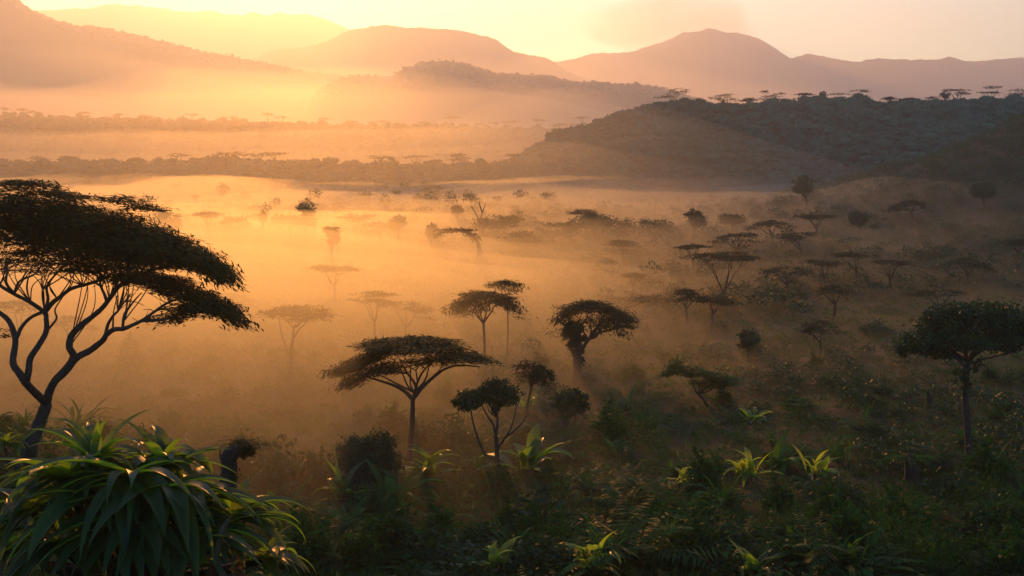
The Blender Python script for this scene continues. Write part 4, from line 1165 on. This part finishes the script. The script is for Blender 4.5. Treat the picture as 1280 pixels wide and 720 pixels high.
for (px, py, h, w, lab, fr, sd_) in [(1136, 606, 36, 8, 'dark snapped palm stump with drooping fronds right of centre', True, 1), (1161, 512, 22, 4, 'short pale stump standing in the dim undergrowth left of the broad tree', False, 2)]:
    T = Tree(310 + sd_, px, py)
    T.limb([(px, py), (px + 1, py - h * 0.5), (px - 1, py - h)], w, w * 0.8, 8, foot=True)
    top = T.P(px - 1, py - h)
    if fr:
        for a, L in ((0.1, 3.0), (3.3, 3.2), (2.6, 2.4), (0.6, 2.0), (4.5, 2.2), (5.4, 2.4), (1.7, 2.0)):
            frond(T.leaf, top, a, 0.35, L, 1.3, T.rng, 14, 0.22, 0.25, 0.9)
    else:
        T.pad('b', px - 3, py - h, 5, 4, 0, 160, 0.4, 0.06, off=0)
    T.done('palm_stump', lab, 'stump', leaf='fern')

T = Tree(320, 34, 612, d=66)
T.limb([(34, 612), (24, 590), (10, 578), (0, 568), (-14, 556)], 3.2, 1.8, 7, foot=True)
T.limb([(10, 578), (8, 566), (6, 556)], 1.6, 1.0, 6)
c = T.P(8, 556)
for j in range(22):
    strap(T.leaf, c, T.rng.uniform(0, 6.28), T.rng.uniform(0.0, 1.3), T.rng.uniform(0.9, 1.7), 0.26, T.rng.uniform(1.2, 2.4), T.rng, 8, 0.2, 0.6)
c = T.P(36, 545)
for a in (0.2, 0.8, 2.8):
    strap(T.leaf, c - [0.5, 0, 0.4], a, 0.8, 1.5, 0.28, 0.6, T.rng, 8, 0.2, 0.6)
T.done('young_tree', 'thin leaning young tree with drooping leaf tuft at the left edge', 'tree', leaf='strap')

# ------------------------------------------------------------------ repeats through the valley: shrubs and spiky plants
rng = np.random.default_rng(21)
pro = []
for i, (rx, rz, n, leaf, lab, grp) in enumerate([
        (1.5, 1.0, 800, 'shrub', 'rounded dark shrub scattered through the valley undergrowth', 'rounded shrubs in the valley'),
        (2.2, 1.1, 1000, 'broadleaf', 'wide low shrub scattered through the valley undergrowth', 'wide low shrubs in the valley'),
        (1.2, 1.6, 800, 'shrub', 'upright shrub scattered through the valley undergrowth', 'upright shrubs in the valley')]):
    m1, m2 = MB(), MB()
    rg = np.random.default_rng(600 + i)
    shrub_leaves(m1, rg, np.array([0, 0, -0.15]), rx, rx * 0.9, rz * 1.5, n, 0.34, 0.15)
    for a in rg.uniform(0, 6.28, 6):
        e = np.array([math.cos(a) * rx * 0.6, math.sin(a) * rx * 0.6, rz])
        tube(m2, spline([[0, 0, -0.3], e * [0.3, 0.3, 0.6], e], 4), 0.07, 0.02, 5)
    r = thing('shrub', (0, 0, 0), lab, 'shrub', grp)
    m2.build('stem', M['bark'], r, smooth=True)
    m1.build('leaves', M[leaf], r)
    pro.append((r, 60))
for i, (nl, L, W, leaf, lab, grp, kind) in enumerate([
        (24, 2.4, 0.38, 'fern', 'broad leaved banana clump scattered through the undergrowth', 'banana clumps in the valley', 's'),
        (30, 2.3, 0.13, 'fern', 'spiky narrow leaved plant scattered through the undergrowth', 'spiky plants in the valley', 's'),
        (15, 3.0, 0, 'fern', 'feathery fern palm scattered through the undergrowth', 'fern palms in the valley', 'f')]):
    m1, m2 = MB(), MB()
    rg = np.random.default_rng(640 + i)
    tube(m2, [[0, 0, -0.3], [0.02, 0, 0.1], [0, 0.02, 0.3]], 0.15, 0.09, 8)
    for j in range(nl):
        if kind == 's':
            strap(m1, np.array([rg.normal() * 0.2, rg.normal() * 0.2, 0.15]), rg.uniform(0, 6.28), rg.uniform(0.4, 1.4), L * rg.uniform(0.4, 1.15), W * rg.uniform(0.8, 1.2), rg.uniform(0.7, 2.1), rg, 8, 0.2, 0.8, rg.normal() * 0.3)
        else:
            frond(m1, np.array([0, 0, 0.5]), j * 2.4 + rg.normal() * 0.2, rg.uniform(0.5, 1.2), L * rg.uniform(0.7, 1.1), rg.uniform(0.9, 1.6), rg, 18, 0.2, 0.26, 0.4)
    r = thing(['banana_plant', 'spiky_plant', 'fern_palm'][i], (0, 0, 0), lab, 'plant', grp)
    m2.build('stem', M['bark'], r, smooth=True)
    m1.build('leaves', M[leaf], r, smooth=(kind == 's'))
    pro.append((r, 62))
for r, n in pro:
    for j in range(n):
        y = 74.0 * (330.0 / 74.0) ** (rng.uniform(0, 1) ** 1.9)
        x = rng.uniform(-0.46, 0.46) * y
        if y < 82 and x < -18:
            x = -x * 0.7
        p = (x, y, float(ground_z(x, y)))
        big = 1.6 if y < 125 else 1.1
        s = big * (0.45 + 0.75 * rng.beta(1.3, 2.0)) * (1 + (y - 70) / 500)
        if j == 0:
            r.location, r.rotation_euler, r.scale = p, (0, 0, rng.uniform(0, 6.28)), (s, s, s)
        else:
            copy_thing(r, p, rng.uniform(0, 6.28), s * np.array([rng.uniform(.8, 1.2), rng.uniform(.8, 1.2), rng.uniform(.75, 1.2)]))
